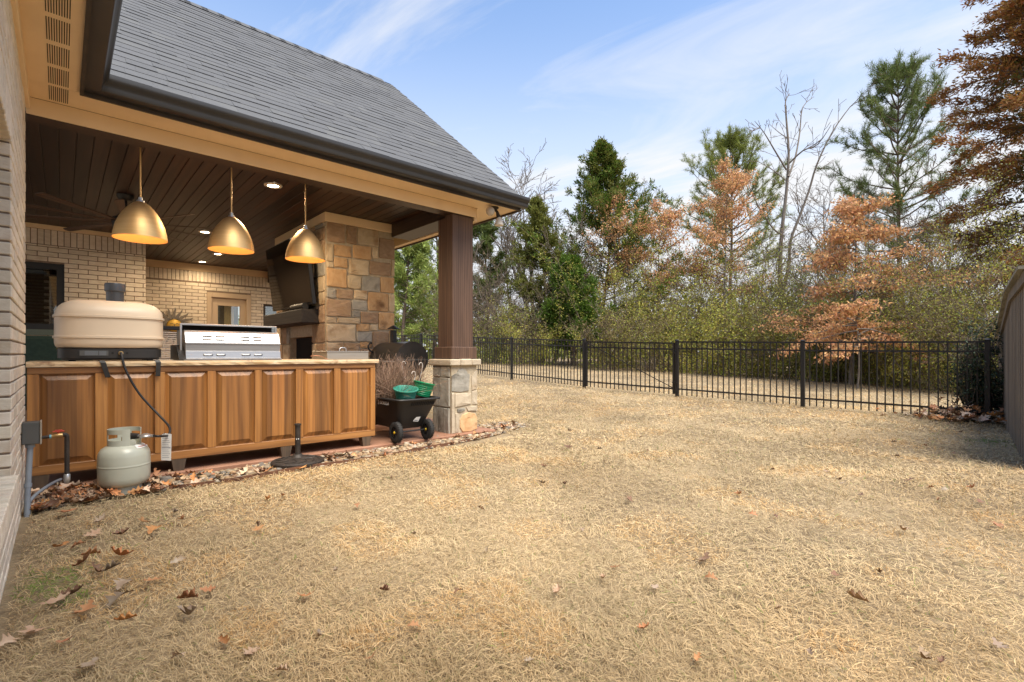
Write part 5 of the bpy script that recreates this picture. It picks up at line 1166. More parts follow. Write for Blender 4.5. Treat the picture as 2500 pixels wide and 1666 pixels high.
tc_ = np.repeat(pal[rng.integers(0, 8, N)] * rng.uniform(.6, .95, (N, 1)), 12, 0)
m_peb = M('river_pebble', (1, 1, 1), (0.82, 0.80, 0.78), scale=40, rough=0.75, tint=True)
pebbles = link('pebbles', npmesh('pebbles', V.reshape(-1, 3), (sf[None] + (np.arange(N) * 12)[:, None, None]).reshape(-1, 3), m_peb, tc_)); tag(pebbles, 'mixed river pebbles in a strip along the patio', 'pebbles', None, 'stuff')
pebbles.data.polygons.foreach_set('use_smooth', [True] * len(pebbles.data.polygons))
bed = MB(); xs = np.linspace(-0.18, 4.9, 40)
vs = [(x, float(edge_y(x)), -0.052) for x in xs] + [(x, 4.93 if x < 4.16 else 5.5, -0.052) for x in xs]
bed.add(vs, [(i, i + 1, 41 + i, 40 + i) for i in range(39)]); o = bed.build('pebble_bed', M('bed_soil', (0.10, 0.07, 0.045), (0.17, 0.12, 0.08), scale=30, rough=0.95)); tag(o, 'dark soil under the pebble strip', None, None, 'structure')
ed = thing('edging_strip', 'rusty steel lawn edging along the pebbles', 'edging', (3.0, 4.55, -0.05))
xs = np.linspace(0.6, 3.95, 30)
r1 = [[(x, float(edge_y(x)) - 0.004 + 0.004 * math.sin(x * 9), -0.10), (x, float(edge_y(x)) + 0.004 + 0.004 * math.sin(x * 9), -0.10), (x, float(edge_y(x)) + 0.004 + 0.004 * math.sin(x * 9), -0.018 + 0.006 * math.sin(x * 5)), (x, float(edge_y(x)) - 0.004 + 0.004 * math.sin(x * 9), -0.018 + 0.006 * math.sin(x * 5))] for x in xs]
MB().rings(r1).build('strip', m_rust, ed)

def leafmesh(seed, n=13, L=0.10, W=0.030, curl=0.5, fold=0.5):
    r = np.random.default_rng(seed); t = np.linspace(0, 1, n); lob = 1 + 0.55 * np.sin(2 * np.pi * (3.2 * t + 0.15)); env = np.sin(np.pi * np.clip(t * 0.96 + 0.02, 0, 1)) ** 0.7
    wl = W * env * lob * (1 + r.uniform(-.2, .2, n)); wr = W * env * lob[::1] * (1 + r.uniform(-.2, .2, n)); wl[0] = wr[0] = 0.0015; wl[-1] = wr[-1] = 0.001
    th = curl * (t - 0.5) * 2; xx = L * (t - .5); zz = curl * L * 0.9 * (t - .5) ** 2 + 0.004
    tw = r.uniform(-.7, .7) * (t - .5)
    M_ = np.stack([xx, 0.006 * np.sin(t * 5 + seed), zz], -1); f1, f2 = fold * r.uniform(.5, 1.4), fold * r.uniform(.3, 1.4)
    Lf = M_ + np.stack([0.1 * wl, wl * np.cos(f1 + tw), wl * np.sin(f1 + tw)], -1); Rt = M_ + np.stack([0.1 * wr, -wr * np.cos(f2 - tw), wr * np.sin(f2 - tw)], -1)
    V = np.concatenate([Lf, M_, Rt]); F_ = [(i, i + 1, n + i + 1, n + i) for i in range(n - 1)] + [(n + i, n + i + 1, 2 * n + i + 1, 2 * n + i) for i in range(n - 1)]
    V[:, 2] -= V[:, 2].min(); return V, np.array(F_)
m_leaf = M('fallen_leaf', (0.25, 0.145, 0.080), (0.33, 0.22, 0.135), scale=20, rough=0.7, var=0.35, hue=0.010, tint=True)
LV = [leafmesh(3, curl=.5, fold=.3), leafmesh(5, curl=.9, fold=.6), leafmesh(8, curl=1.3, fold=.9), leafmesh(11, curl=.2, fold=1.1), leafmesh(14, curl=-.6, fold=.5), leafmesh(21, curl=1.0, fold=.2)]
tones = {'rust-brown': (1.05, .80, .62), 'tan': (1.25, 1.35, 1.5), 'dark brown': (.50, .42, .42), 'orange-brown': (1.35, .95, .60), 'grey-brown': (.90, 1.08, 1.30), 'pale': (1.5, 1.75, 2.1)}
leafme = {}
for tn, tcq in tones.items():
    for k, (V, F_) in enumerate(LV): leafme[(tn, k)] = npmesh('fallen_leaf', V, F_, m_leaf, np.tile(np.array(tcq), (len(V), 1)))
# drift of leaves caught in the pebble strip
def drift(pts, name, label, smin=.7, smax=1.15, dz=0.0):
    VV, FF, CC = [], [], []; n0 = 0; tl_ = list(tones.values())
    for (x, y, z) in pts:
        V, F_ = LV[random.randrange(6)]; a, b, c = random.gauss(0, .35), random.gauss(0, .35), random.uniform(0, 6.28); s = random.uniform(smin, smax)
        Rm = np.array((Matrix.Rotation(c, 3, 'Z') @ Matrix.Rotation(a, 3, 'X') @ Matrix.Rotation(b, 3, 'Y')))
        W_ = (V * s) @ Rm.T; W_[:, 2] -= W_[:, 2].min(); W_ += np.array((x, y, z)); VV.append(W_); FF.append(F_ + n0); n0 += len(V)
        CC.append(np.tile(np.array(random.choice(tl_)) * random.uniform(.95, 1.6), (len(V), 1)))
    o = link(name, npmesh(name, np.concatenate(VV), np.concatenate(FF), m_leaf, np.concatenate(CC))); tag(o, label, 'leaves', None, 'stuff'); return o
pts = []
for _ in range(330):
    x = min(abs(random.gauss(0, .38)) - 0.13, 1.6); y = random.uniform(float(edge_y(x)) - 0.06, 4.90)
    if (x - TX) ** 2 + (y - TY) ** 2 < 0.013: continue
    pts.append((x, y, -0.045 + random.uniform(0, 0.03)))
for _ in range(70):
    x = random.uniform(1.0, 4.8); pts.append((x, float(edge_y(x)) + random.uniform(-.05, .3), -0.04 + random.uniform(0, 0.015)))
drift(pts, 'leaf_litter', 'drift of brown oak leaves over the pebbles by the tank')
pts = [(10.0 + random.gauss(0, .25), 0.95 + random.gauss(0, .3), gzf(10, .9) + abs(random.gauss(0, .10))) for _ in range(260)]
drift(pts, 'leaf_pile', 'heap of dry tan leaves at the wood fence corner', 0.9, 1.5)
# single leaves on the lawn, each one an object
marks = [('the near brick wall', (-0.1, 3.4)), ('the propane tank', (TX, TY)), ('the umbrella base', (1.61, 4.7)), ('the stone pier', (3.7, 4.9)), ('the metal gate', (9.7, 6.8)), ('the wooden fence', (7.5, .3)), ('the garden cart', (2.95, 4.8))]
spots = """164,1248,0,1.5;146,1331,3,1;190,1331,0,.9;220,1350,0,1;293,1352,3,1.2;205,1367,0,1;297,1300,2,1;226,1301,1,1.1;351,1271,0,1;378,1292,3,1.2;428,1248,4,1;449,1264,0,.9;244,1268,5,.9;178,1444,2,1;137,1462,1,1.1;205,1486,0,1;295,1459,4,1.2;306,1506,3,1.2;458,1456,0,1;455,1497,4,1.2;550,1563,3,1;613,1587,1,1;74,1542,1,1.4;18,1563,1,1.1;
300,1423,4,1;271,1384,4,.9;232,1390,2,.9;434,1367,4,.8;373,1413,0,.8;161,1560,0,.9;211,1622,4,1.1;434,1599,5,.9;687,1631,5,.7;654,1218,3,.9;690,1209,3,.9;631,1289,0,.9;506,1435,0,.7;744,1451,3,1;1011,1526,0,1;939,1437,2,.9;1572,1530,0,1;1360,1440,1,1;1471,1408,1,.9;1503,1381,0,.8;1721,1363,1,1.2;1737,1408,0,.8;2093,1456,1,1.3;2252,1599,1,1.3;2300,1612,2,.8;1328,1137,2,1;1387,1089,2,1.2;1535,1217,2,1;
871,1232,0,.8;956,1163,2,.8;1174,1238,2,.7;2205,1291,1,1;2051,1169,2,.9;2391,1222,2,.9;2433,1280,0,1;1838,1254,0,.8;1891,1259,2,.7;627,1280,2,.8;1700,1605,0,.9;1980,1590,4,.8;1880,1285,2,.6;2040,1400,2,.7;2440,1570,4,1;1425,1290,4,.7;1010,1300,4,.7;820,1390,4,.7;1190,1340,4,.6;1600,1430,4,.7;780,1540,4,.8;905,1600,0,.8;1120,1440,2,.6;1900,1480,5,.6;2150,1395,2,.7;1290,1610,4,.8"""
tnames = list(tones); lab_n = {}
def put_leaf(px, py, tone, s, kk):
    p = onZ(px, py, -0.02); z = gzf(p.x, p.y); p = onZ(px, py, z + 0.03)
    if p.x < -0.15: return
    tn = tnames[tone]; k = kk % 6; o = link('fallen_leaf', leafme[(tn, k)], None, (p.x, p.y, gzf(p.x, p.y) + 0.022)); o.rotation_euler = (random.gauss(0, .25), random.gauss(0, .25), random.uniform(0, 6.28)); o.scale = (s * (.85 if px < 720 else .70) * (.72 if py > 1500 else 1),) * 3
    mk = min(marks, key=lambda m: (m[1][0] - p.x) ** 2 + (m[1][1] - p.y) ** 2); d = math.hypot(mk[1][0] - p.x, mk[1][1] - p.y)
    shape = ('flat', 'curling', 'tightly curled', 'folded', 'arched', 'upturned')[k]; size = 'large ' if s > 1.15 else ('small ' if s < .75 else '')
    where = ('right beside ' if d < 0.8 else 'a step from ' if d < 2 else 'out on the lawn towards ') + mk[0]
    tag(o, f'{size}{shape} {tn} oak leaf {where}', 'leaf', 'fallen oak leaves on the lawn'); lab_n.setdefault(o['label'], []).append((px, o))
for i, q in enumerate(spots.replace('\n', '').split(';')):
    a, b, c, d = q.split(','); put_leaf(float(a), float(b), int(c), float(d), i * 5 + i // 6)
for i in range(48):
    py = 905 + 260 * random.random() ** 1.4 + 60; px = random.uniform(1250, 2400)
    put_leaf(px, py, random.choice((0, 2, 2, 2, 4)), random.uniform(.5, 1.0), random.randrange(6))

for lb_, lst in lab_n.items():
    if len(lst) < 2: continue
    lst.sort(key=lambda t: t[0]); words = ['left', 'right'] if len(lst) == 2 else ['leftmost', 'second', 'third', 'fourth', 'fifth', 'sixth'][:len(lst) - 1] + ['rightmost']
    for wd, (_, o) in zip(words, lst): o['label'] = f'{wd} {lb_}'
# ================================================================== dormant grass
def grass(N, dmin, dmax, amin, amax, Lb, Wb, seed, bent, fin=(0, 0.01), fout=(90, 91)):
    r = np.random.default_rng(seed); d = np.exp(r.uniform(math.log(dmin), math.log(dmax), N)); a = r.uniform(amin, amax, N)
    th = math.pi / 2 - YAW - a; x, y = d * np.cos(th), d * np.sin(th)
    ok = (x > -0.15) & ~((y > edge_y(x) - 0.01) & (x < 4.95) & (y < 5.6)) & ~((x < 4.2) & (y > 4.5) & (y < 12.4)) & (y > -0.40 + 0.0934 * x) & (r.uniform(0, 1, N) < sstep(*fin, d) * (1 - sstep(*fout, d)))
    x, y, d = x[ok], y[ok], d[ok]; n = len(x); g = 1 + 0.05 * d
    L = Lb * g * r.uniform(.5, 1.35, n) * (0.8 + 0.5 * noise2(x, y, 2.3, 3)); Wd = Wb * (1 + 0.30 * d) * r.uniform(.7, 1.3, n); hd = r.uniform(0, 6.28, n)
    cl = noise2(x, y, 6.0, 5); hd = np.where(r.uniform(0, 1, n) < .35, cl * 6.28 + r.normal(0, .5, n), hd)
    el = np.where(r.uniform(0, 1, n) < .6, np.abs(r.normal(.10, .14, n)) + .02, np.clip(r.normal(0.55, 0.30, n), 0.02, 1.30)); dirv = np.stack([np.cos(hd) * np.cos(el), np.sin(hd) * np.cos(el), np.sin(el)], -1); sd_ = np.stack([-np.sin(hd), np.cos(hd), np.zeros(n)], -1)
    sd_[:, 2] += r.normal(0, .4, n); z0 = gz(x, y) - 0.008 + r.uniform(0, 0.016, n) * (el < .5) + 0.012 * (noise2(x, y, 3.1, 9) - .3)
    B = np.stack([x, y, z0], -1); hw = (sd_ * Wd[:, None]) / 2; tip = B + dirv * L[:, None]
    if bent:
        mid = B + dirv * (L * .55)[:, None] + np.stack([np.zeros(n), np.zeros(n), L * r.uniform(-.02, .12, n)], -1); tip = tip + np.stack([r.normal(0, .07, n) * L, r.normal(0, .07, n) * L, -L * r.uniform(0, .20, n)], -1)
        V = np.stack([B - hw, B + hw, mid + hw * .8, mid - hw * .8, tip], 1); T = np.array([(0, 1, 2), (0, 2, 3), (3, 2, 4)])
    else: V = np.stack([B - hw, B + hw, tip], 1); T = np.array([(0, 1, 2)])
    k = V.shape[1]; F_ = (T[None] + (np.arange(n) * k)[:, None, None]).reshape(-1, 3)
    base = np.array((.645, .505, .305)); p1 = noise2(x, y, 0.8, 11)[:, None]; p2 = noise2(x, y, 2.7, 12)[:, None]; rr = r.uniform(0, 1, (n, 1))
    col = base * (0.72 + 0.38 * rr) * (1 + 0.34 * (p2 - .5)) * (1 + .30 * (noise2(x, y, 1.6, 21)[:, None] - .5)); col = col * (1 - .32 * np.clip(p1 - .55, 0, 1) * np.array((.5, 1.0, 1.6)))
    ora = (p2 > .62) * (rr < .5); col = np.where(ora, col * np.array((1.0, .85, .66)), col)
    gre = r.uniform(0, 1, n) < 0.10; col[gre] *= np.array((.62, .68, .62))
    m1 = np.exp(-((x + .03) ** 2 + ((y - 3.0) / 1.5) ** 2) / .012) * 0.85 + np.exp(-((x - .05) ** 2 + (y - 2.75) ** 2) / .004) + np.exp(-(((x - 7.9) / 1.6) ** 2 + (y - .55) ** 2) / .02)
    fresh = r.uniform(0, 1, n) < np.clip(m1, 0, .8) + 0.012; col[fresh] = np.array((.16, .23, .045)) * r.uniform(.7, 1.3, (fresh.sum(), 1))
    return V.reshape(-1, 3), F_, np.repeat(col, k, 0)
parts_ = [grass(315000, 0.75, 6.4, R(-62), R(58), 0.036, 0.00120, 41, True, fout=(3.6, 6.4)), grass(270000, 3.4, 15.0, R(-52), R(54), 0.040, 0.0022, 42, False, fin=(3.4, 5.8), fout=(10.5, 15)), grass(85000, 10.5, 34.0, R(-50), R(54), 0.036, 0.0022, 43, False, fin=(10.5, 14.5))]
VV, FF, CC = [], [], []; n0 = 0
for V, F_, C_ in parts_: VV.append(V); FF.append(F_ + n0); CC.append(C_); n0 += len(V)
m_grass = M('straw_grass', (1, 1, 1), rough=0.75, spec=0.25, tint=True, trans=0.25)
gobj = link('grass', npmesh('grass', np.concatenate(VV), np.concatenate(FF), m_grass, np.concatenate(CC))); tag(gobj, 'short dormant straw-coloured grass of the lawn', 'grass', None, 'stuff')

# ================================================================== trees and shrubs
m_barkg = M('grey_bark', (0.125, 0.105, 0.09), (0.20, 0.175, 0.15), scale=8, stretch=(4, 4, 1), rough=0.9, bump=0.4)
m_barkb = M('brown_bark', (0.105, 0.075, 0.055), (0.16, 0.12, 0.09), scale=8, stretch=(4, 4, 1), rough=0.9, bump=0.4)
m_barkp = M('pale_bark', (0.36, 0.33, 0.30), (0.48, 0.45, 0.41), scale=6, rough=0.85)
m_twigs = M('bare_twigs', (0.115, 0.088, 0.066), (0.17, 0.132, 0.10), scale=5, rough=0.9, var=0.3)
def leafmat(name, c, var=.35, hue=.02, tr=.3): return M(name, c, rough=0.65, spec=0.3, var=var, hue=hue, trans=tr)
m_pine = leafmat('pine_needles', (0.20, 0.235, 0.048), .30, .02)
m_pined = leafmat('dark_pine_needles', (0.125, 0.165, 0.045), .30, .02)
m_ced = leafmat('cedar_sprays', (0.140, 0.150, 0.030), .45, .02)
m_cedg = leafmat('bright_cedar_sprays', (0.080, 0.140, 0.016), .40, .015)
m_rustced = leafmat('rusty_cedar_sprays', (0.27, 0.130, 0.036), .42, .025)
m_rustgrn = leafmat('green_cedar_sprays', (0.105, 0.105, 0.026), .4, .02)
m_oakl = leafmat('dry_oak_leaves', (0.57, 0.325, 0.155), .45, .022, .4)
m_priv = leafmat('privet_leaves', (0.29, 0.29, 0.055), .5, .04)
m_privy = leafmat('yellow_privet_leaves', (0.37, 0.35, 0.060), .5, .035)
m_privd = leafmat('dark_privet_leaves', (0.175, 0.195, 0.040), .5, .03)
m_privb = leafmat('brown_brush_leaves', (0.205, 0.165, 0.075), .45, .03)
m_lgreen = leafmat('light_green_needles', (0.30, 0.37, 0.10), .35, .02)
m_euon = leafmat('dark_glossy_leaves', (0.030, 0.052, 0.026), .45, .02, .1)

def unit(v): return v / np.maximum(np.linalg.norm(v, axis=-1, keepdims=True), 1e-9)
def diamonds(C, D, L, Wd, r):
    n = len(C); D = unit(D); S_ = unit(np.cross(D, r.normal(size=(n, 3)))); mid = C + D * (L * .45)[:, None]; hw = S_ * (Wd / 2)[:, None]
    V = np.stack([C, mid - hw, C + D * L[:, None], mid + hw], 1).reshape(-1, 3); return V, np.arange(n * 4).reshape(-1, 4)
def tris(C, D, L, Wd, r):
    n = len(C); D = unit(D); S_ = unit(np.cross(D, r.normal(size=(n, 3)))) * (Wd / 2)[:, None]
    V = np.stack([C - S_, C + S_, C + D * L[:, None]], 1).reshape(-1, 3); return V, np.arange(n * 3).reshape(-1, 3)
def segs_mesh(segs, sides=4):
    A_ = np.array([s[0] for s in segs], float); B_ = np.array([s[1] for s in segs], float); ra = np.array([s[2] for s in segs]); rb = np.array([s[3] for s in segs])
    D = unit(B_ - A_); up = np.where(np.abs(D[:, 2:3]) > .9, np.array([[1., 0, 0]]), np.array([[0, 0, 1.]])); a = unit(np.cross(D, up)); b = np.cross(a, D); n = len(segs)
    w = np.arange(sides) * 2 * math.pi / sides; ring = a[:, None] * np.cos(w)[None, :, None] + b[:, None] * np.sin(w)[None, :, None]
    V = np.concatenate([A_[:, None] + ring * ra[:, None, None], B_[:, None] + ring * rb[:, None, None]], 1).reshape(-1, 3)
    k = np.arange(sides); q = np.stack([k, (k + 1) % sides, (k + 1) % sides + sides, k + sides], -1); return V, (q[None] + (np.arange(n) * 2 * sides)[:, None, None]).reshape(-1, 4)
def add_part(name, VF, mat, parent, stuff=False):
    V, F_ = VF; o = link(name, npmesh(name, V - np.array(wloc(parent)), F_, mat)); o.parent = parent
    return o
def grow(r, p, d, L, rad, level, P_, segs, ends):
    """P_: per level dict(n segments, wob, up, kids, kidang, kidlen, start)"""
    q = P_[level]; n = q['n']; p = np.array(p, float); d = unit(np.array(d, float)); pts = [p]; ds = [d]; rr = [rad]
    for i in range(n):
        d = unit(d + r.normal(0, q['wob'], 3) + np.array((0, 0, q['up']))); p2 = p + d * (L / n); r1 = rad * (1 - (i + 1) / n * q.get('tap', .75))
        segs.append((p, p2, rr[-1], r1, level)); p = p2; pts.append(p); ds.append(d); rr.append(r1)
    ends.append((p, d, level))
    if level + 1 < len(P_):
        k = q['kids']; k = int(r.integers(k[0], k[1] + 1))
        for j in range(k):
            t = q['start'] + (1 - q['start']) * (j + r.uniform(0, 1)) / k; i = min(int(t * n), n - 1); f = t * n - i; b = pts[i] * (1 - f) + pts[i + 1] * f
            ax = unit(np.cross(ds[i], r.normal(size=3))); ang = R(r.uniform(*q['ang'])); nd = ds[i] * math.cos(ang) + ax * math.sin(ang)
            if 'flat' in q: nd[2] *= q['flat']
            grow(r, b, nd, L * r.uniform(*q['klen']) * (1 - .45 * t * q.get('short', 1)), max(rr[i] * q.get('krad', .55), .004), level + 1, P_, segs, ends)
def tree(name, label, px, depth, cat='tree', group='trees beyond the fence'):
    x, y = atD(px, depth); return thing(name, label, cat, (x, y, gzf(x, y) - 0.05), group), np.array((x, y, gzf(x, y) - 0.05))
def split_branches(t, segs, lvl, m1, m2, thick=1.0):
    a = [s for s in segs if s[4] <= lvl]; b = [s for s in segs if s[4] > lvl]
    add_part('trunk', segs_mesh(a, 6), m1, t)
    if b: add_part('branches', segs_mesh(b, 3), m2, t)['kind'] = 'stuff'

def bare_tree(label, px, depth, ytop, seed, spread=1.0, kids=((5, 7), (5, 7), (4, 6)), lean=(0, 0), stems=1, m1=None, fork=.25, r0=.10, ang=(22, 48), tmin=.0095, klen0=(.42, .66)):
    t, b = tree('bare_tree', label, px, depth); r = np.random.default_rng(seed); H = zD(ytop, depth) - b[2]; segs = []; ends = []
    P_ = [dict(n=9, wob=.06, up=.05, kids=kids[0], ang=ang, klen=klen0, start=fork, krad=.62, tap=.85), dict(n=7, wob=.09, up=.10, kids=kids[1], ang=(20, 50), klen=(.35, .60), start=.2, krad=.55),
          dict(n=5, wob=.12, up=.06, kids=kids[2], ang=(20, 55), klen=(.35, .6), start=.15, krad=.6), dict(n=3, wob=.16, up=.04, kids=(0, 0), ang=(0, 0), klen=(0, 0), start=0)]
    for k in range(stems):
        grow(r, b + np.array((r.uniform(-.3, .3) * (k > 0), r.uniform(-.3, .3) * (k > 0), 0)), (lean[0] + r.normal(0, .12) * (k > 0), lean[1] + r.normal(0, .12) * (k > 0), 1), H * (1 if k == 0 else r.uniform(.7, .95)), r0 * H / 12, 0, P_, segs, ends)
    top_ = np.percentile([q[1][2] for q in segs], 98.5); f_ = np.array((1, 1, H / max(top_ - b[2], .1))); segs = [(b + (a - b) * f_, b + (b_ - b) * f_, max(ra, tmin), max(rb, tmin * .8), l) for a, b_, ra, rb, l in segs]
    split_branches(t, segs, 1, m1 or m_barkg, m_twigs); return t
def pine(label, px, depth, ytop, ylow, width, seed, mat, dens=1.0):
    t, b = tree('pine_tree', label, px, depth); r = np.random.default_rng(seed); H = zD(ytop, depth) - b[2]; z0 = zD(ylow, depth) - b[2]; segs = []; tips = []
    bend = r.normal(0, .25, 2); trunk = [b + np.array((bend[0] * math.sin(u * 2.4), bend[1] * math.sin(u * 2.1), H * u)) for u in np.linspace(0, 1, 12)]
    for i in range(11): segs.append((trunk[i], trunk[i + 1], .17 * (1 - i / 11.5), .17 * (1 - (i + 1) / 11.5), 0))
    z = z0
    while z < H - .15:
        u = (z - z0) / (H - z0); Rm = width / 2 * (math.sin(math.pi * min(1, .28 + u * .72)) ** .8 * .92 + .10); i = min(int(z / H * 11), 10); c = trunk[i] + (trunk[i + 1] - trunk[i]) * (z / H * 11 - i); a0 = r.uniform(0, 6.28)
        for k in range(int(r.integers(4, 6))):
            a = a0 + k * 6.28 / 5 + r.normal(0, .25); L = Rm * r.uniform(.55, 1.12); el = .10 + .75 * u + r.normal(0, .12); d = np.array((math.cos(a) * math.cos(el), math.sin(a) * math.cos(el), math.sin(el))); p = c; n = 5
            for j in range(n):
                d = unit(d + np.array((0, 0, .10)) + r.normal(0, .07, 3)); q = p + d * L / n; segs.append((p, q, .045 * (1 - j / n) + .01, .045 * (1 - (j + 1) / n) + .01, 1)); p = q
                if j >= 1:
                    for _ in range(int(r.integers(2, 4))):
                        sd = unit(d * .8 + r.normal(0, .55, 3) + np.array((0, 0, .25))); e = p + sd * r.uniform(.25, .6) * (.5 + .12 * width); segs.append((p, e, .014, .009, 1)); tips.append((e, sd)); 
                        if r.uniform() < .6: tips.append((p * .5 + e * .5, sd))
            tips.append((p, d))
        z += r.uniform(.45, .70)
    tips += [(trunk[-1], np.array((0, 0, 1.)))] * 3
    C = np.array([q[0] for q in tips]); D = np.array([q[1] for q in tips]); k = int(34 * dens); n = len(C); CC_ = np.repeat(C, k, 0) + r.normal(0, .05, (n * k, 3)); off = r.uniform(-.30, .05, (n * k, 1)) * np.repeat(D, k, 0); DD = np.repeat(D, k, 0) * .55 + r.normal(0, .55, (n * k, 3)) + np.array((0, 0, .22))
    split_branches(t, segs, 0, m_barkb, m_barkb); add_part('crown', tris(CC_ + off, DD, r.uniform(.20, .36, n * k), np.full(n * k, .024), r), mat, t); return t
def sprays(r, C, D, k, spread, L, Wd, jit):
    n = len(C); CC_ = np.repeat(C, k, 0) + r.normal(0, jit, (n * k, 3)); DD = np.repeat(unit(D), k, 0) + r.normal(0, spread, (n * k, 3)); m = n * k
    return diamonds(CC_, DD, L * r.uniform(.6, 1.35, m), Wd * r.uniform(.7, 1.3, m), r)
def cedar(label, px, depth, ytop, ybot, width, seed, mat, n=90, shape=.75, name='cedar_tree', mat2=None, k=9, upb=.30, L=.17, Wd=.05, el0=.10, group='trees beyond the fence', gap=.30):
    """irregular conifer: every branch its own length, carrying foliage sprays on side shoots"""
    t, b = tree(name, label, px, depth, group=group); r = np.random.default_rng(seed); zt = zD(ytop, depth); zb = max(zD(ybot, depth), b[2] + .15); H = zt - b[2]; segs = []; P = []; D = []
    tk_ = lambda f: b + np.array((.10 * width * math.sin(f * 4 + seed) * f, .10 * width * math.cos(f * 3.3 + seed) * f, H * f))
    for i in range(12): segs.append((tk_(i / 12), tk_((i + 1) / 12), .13 * (1 - i / 12.4), .13 * (1 - (i + 1) / 12.4), 0))
    for j in range(n):
        u = ((j + r.uniform(0, 1)) / n) ** .9; a = r.uniform(0, 6.28); prof = (1 - u) ** shape * min(1, .55 + u * 2.5); clump = float(noise2(a * .9 + 3, u * 6, 1.0, seed % 37))
        Lb = width / 2 * prof * r.uniform(.75, 1.2) * (.55 + .95 * clump) + .15; f = (zb + u * (zt - zb) * .985 - b[2]) / H; p = tk_(f); el = el0 + .55 * u + r.normal(0, .16); d = np.array((math.cos(a) * math.cos(el), math.sin(a) * math.cos(el), math.sin(el))); m = 6
        for i in range(m):
            d = unit(d + np.array((0, 0, .05)) + r.normal(0, .09, 3)); q = p + d * Lb / m; segs.append((p, q, .026 * (1 - i / m) + .006, .026 * (1 - (i + 1) / m) + .006, 1)); p = q
            if (i + 1) / m < gap: continue
            for _ in range(3):
                sd = unit(d * .7 + r.normal(0, .5, 3) + np.array((0, 0, upb))); e = p + sd * r.uniform(.10, .32) * (.5 + Lb * .35)
                for ff in (.3, .7, 1.0): P.append(p + (e - p) * ff); D.append(sd)
    P.append(tk_(1.0)); D.append(np.array((0, 0, 1.))); P = np.array(P); D = np.array(D)
    split_branches(t, segs, 0, m_barkb, m_barkb)
    if mat2 is None: add_part('crown', sprays(r, P, D, k, .45, L, Wd, .075), mat, t)
    else:
        out = r.uniform(0, 1, len(P)) < .6; add_part('crown', sprays(r, P[out], D[out], k, .45, L, Wd, .075), mat, t); add_part('inner_crown', sprays(r, P[~out], D[~out], k, .45, L, Wd, .075), mat2, t)
    return t
def oak(label, px, depth, ytop, ylow, width, seed, dens=1.0, layers=8, rad0=.07, leafL=.125, asym=0.0, lay=False, jit=.15):
    """young oak still holding its dry leaves in flat, drooping layers"""
    t, b = tree('oak_tree', label, px, depth); r = np.random.default_rng(seed); H = zD(ytop, depth) - b[2]; z0 = zD(ylow, depth) - b[2]; segs = []; P = []
    tr_ = [b + np.array((.12 * math.sin(3 * u + seed), .12 * math.cos(2.3 * u + seed), H * u * .97)) for u in np.linspace(0, 1, 11)]
    for i in range(10): segs.append((tr_[i], tr_[i + 1], rad0 * (1 - i / 10.6), rad0 * (1 - (i + 1) / 10.6), 0))
    for j in range(layers * 3):
        u = (j + r.uniform(0, 1)) / (layers * 3); z = z0 + (H - z0) * u * .96; c = np.array((np.interp(z / H, np.linspace(0, 1, 11), [q[0] - b[0] for q in tr_]), np.interp(z / H, np.linspace(0, 1, 11), [q[1] - b[1] for q in tr_]), z)) + b
        a = r.uniform(0, 6.28); L = width / 2 * ((1 - u ** 1.6 * .82) if lay else (math.sin(math.pi * (.22 + .74 * u)) ** .7)) * r.uniform(.5, 1.1) * (1 + asym * math.cos(a - R(-42))); d = np.array((math.cos(a), math.sin(a), r.uniform(.05, .55) if lay else r.uniform(.15, .9))); p = c; n = 7
        for i in range(n):
            d = unit(d + np.array((0, 0, -.07 if lay else .01)) + r.normal(0, .10 if lay else .16, 3)); q = p + d * L / n; segs.append((p, q, .022 * (1 - i / n) + .006, .022 * (1 - (i + 1) / n) + .006, 1)); p = q
            if i >= 1:
                for _ in range(2):
                    sd = unit(np.cross(d, (0, 0, 1)) * r.choice((-1, 1)) + d * .7 + r.normal(0, .2, 3)); e = p + sd * r.uniform(.2, .55) * (L / 2.2 + .25); segs.append((p, e, .009, .006, 1))
                    for f in np.linspace(.25, 1.05, 5): P.append(p + (e - p) * f)
                P.append(p)
    P = np.array(P); k = max(2, int(9 * dens)); C = np.repeat(P, k, 0) + r.normal(0, jit, (len(P) * k, 3)) * np.array((1, 1, .5 if lay else .9)); D = r.normal(0, .7, (len(C), 3)) + np.array((0, 0, -.55)); keep = noise2(C[:, 0] * 1.3 + C[:, 2], C[:, 1] * 1.3, 1.1, seed % 17) > .22
    C, D = C[keep], D[keep]
    split_branches(t, segs, 0, m_barkg, m_barkg); add_part('crown', diamonds(C, D, leafL * r.uniform(.7, 1.25, len(C)), .42 * leafL * r.uniform(.8, 1.2, len(C)), r), m_oakl, t); return t
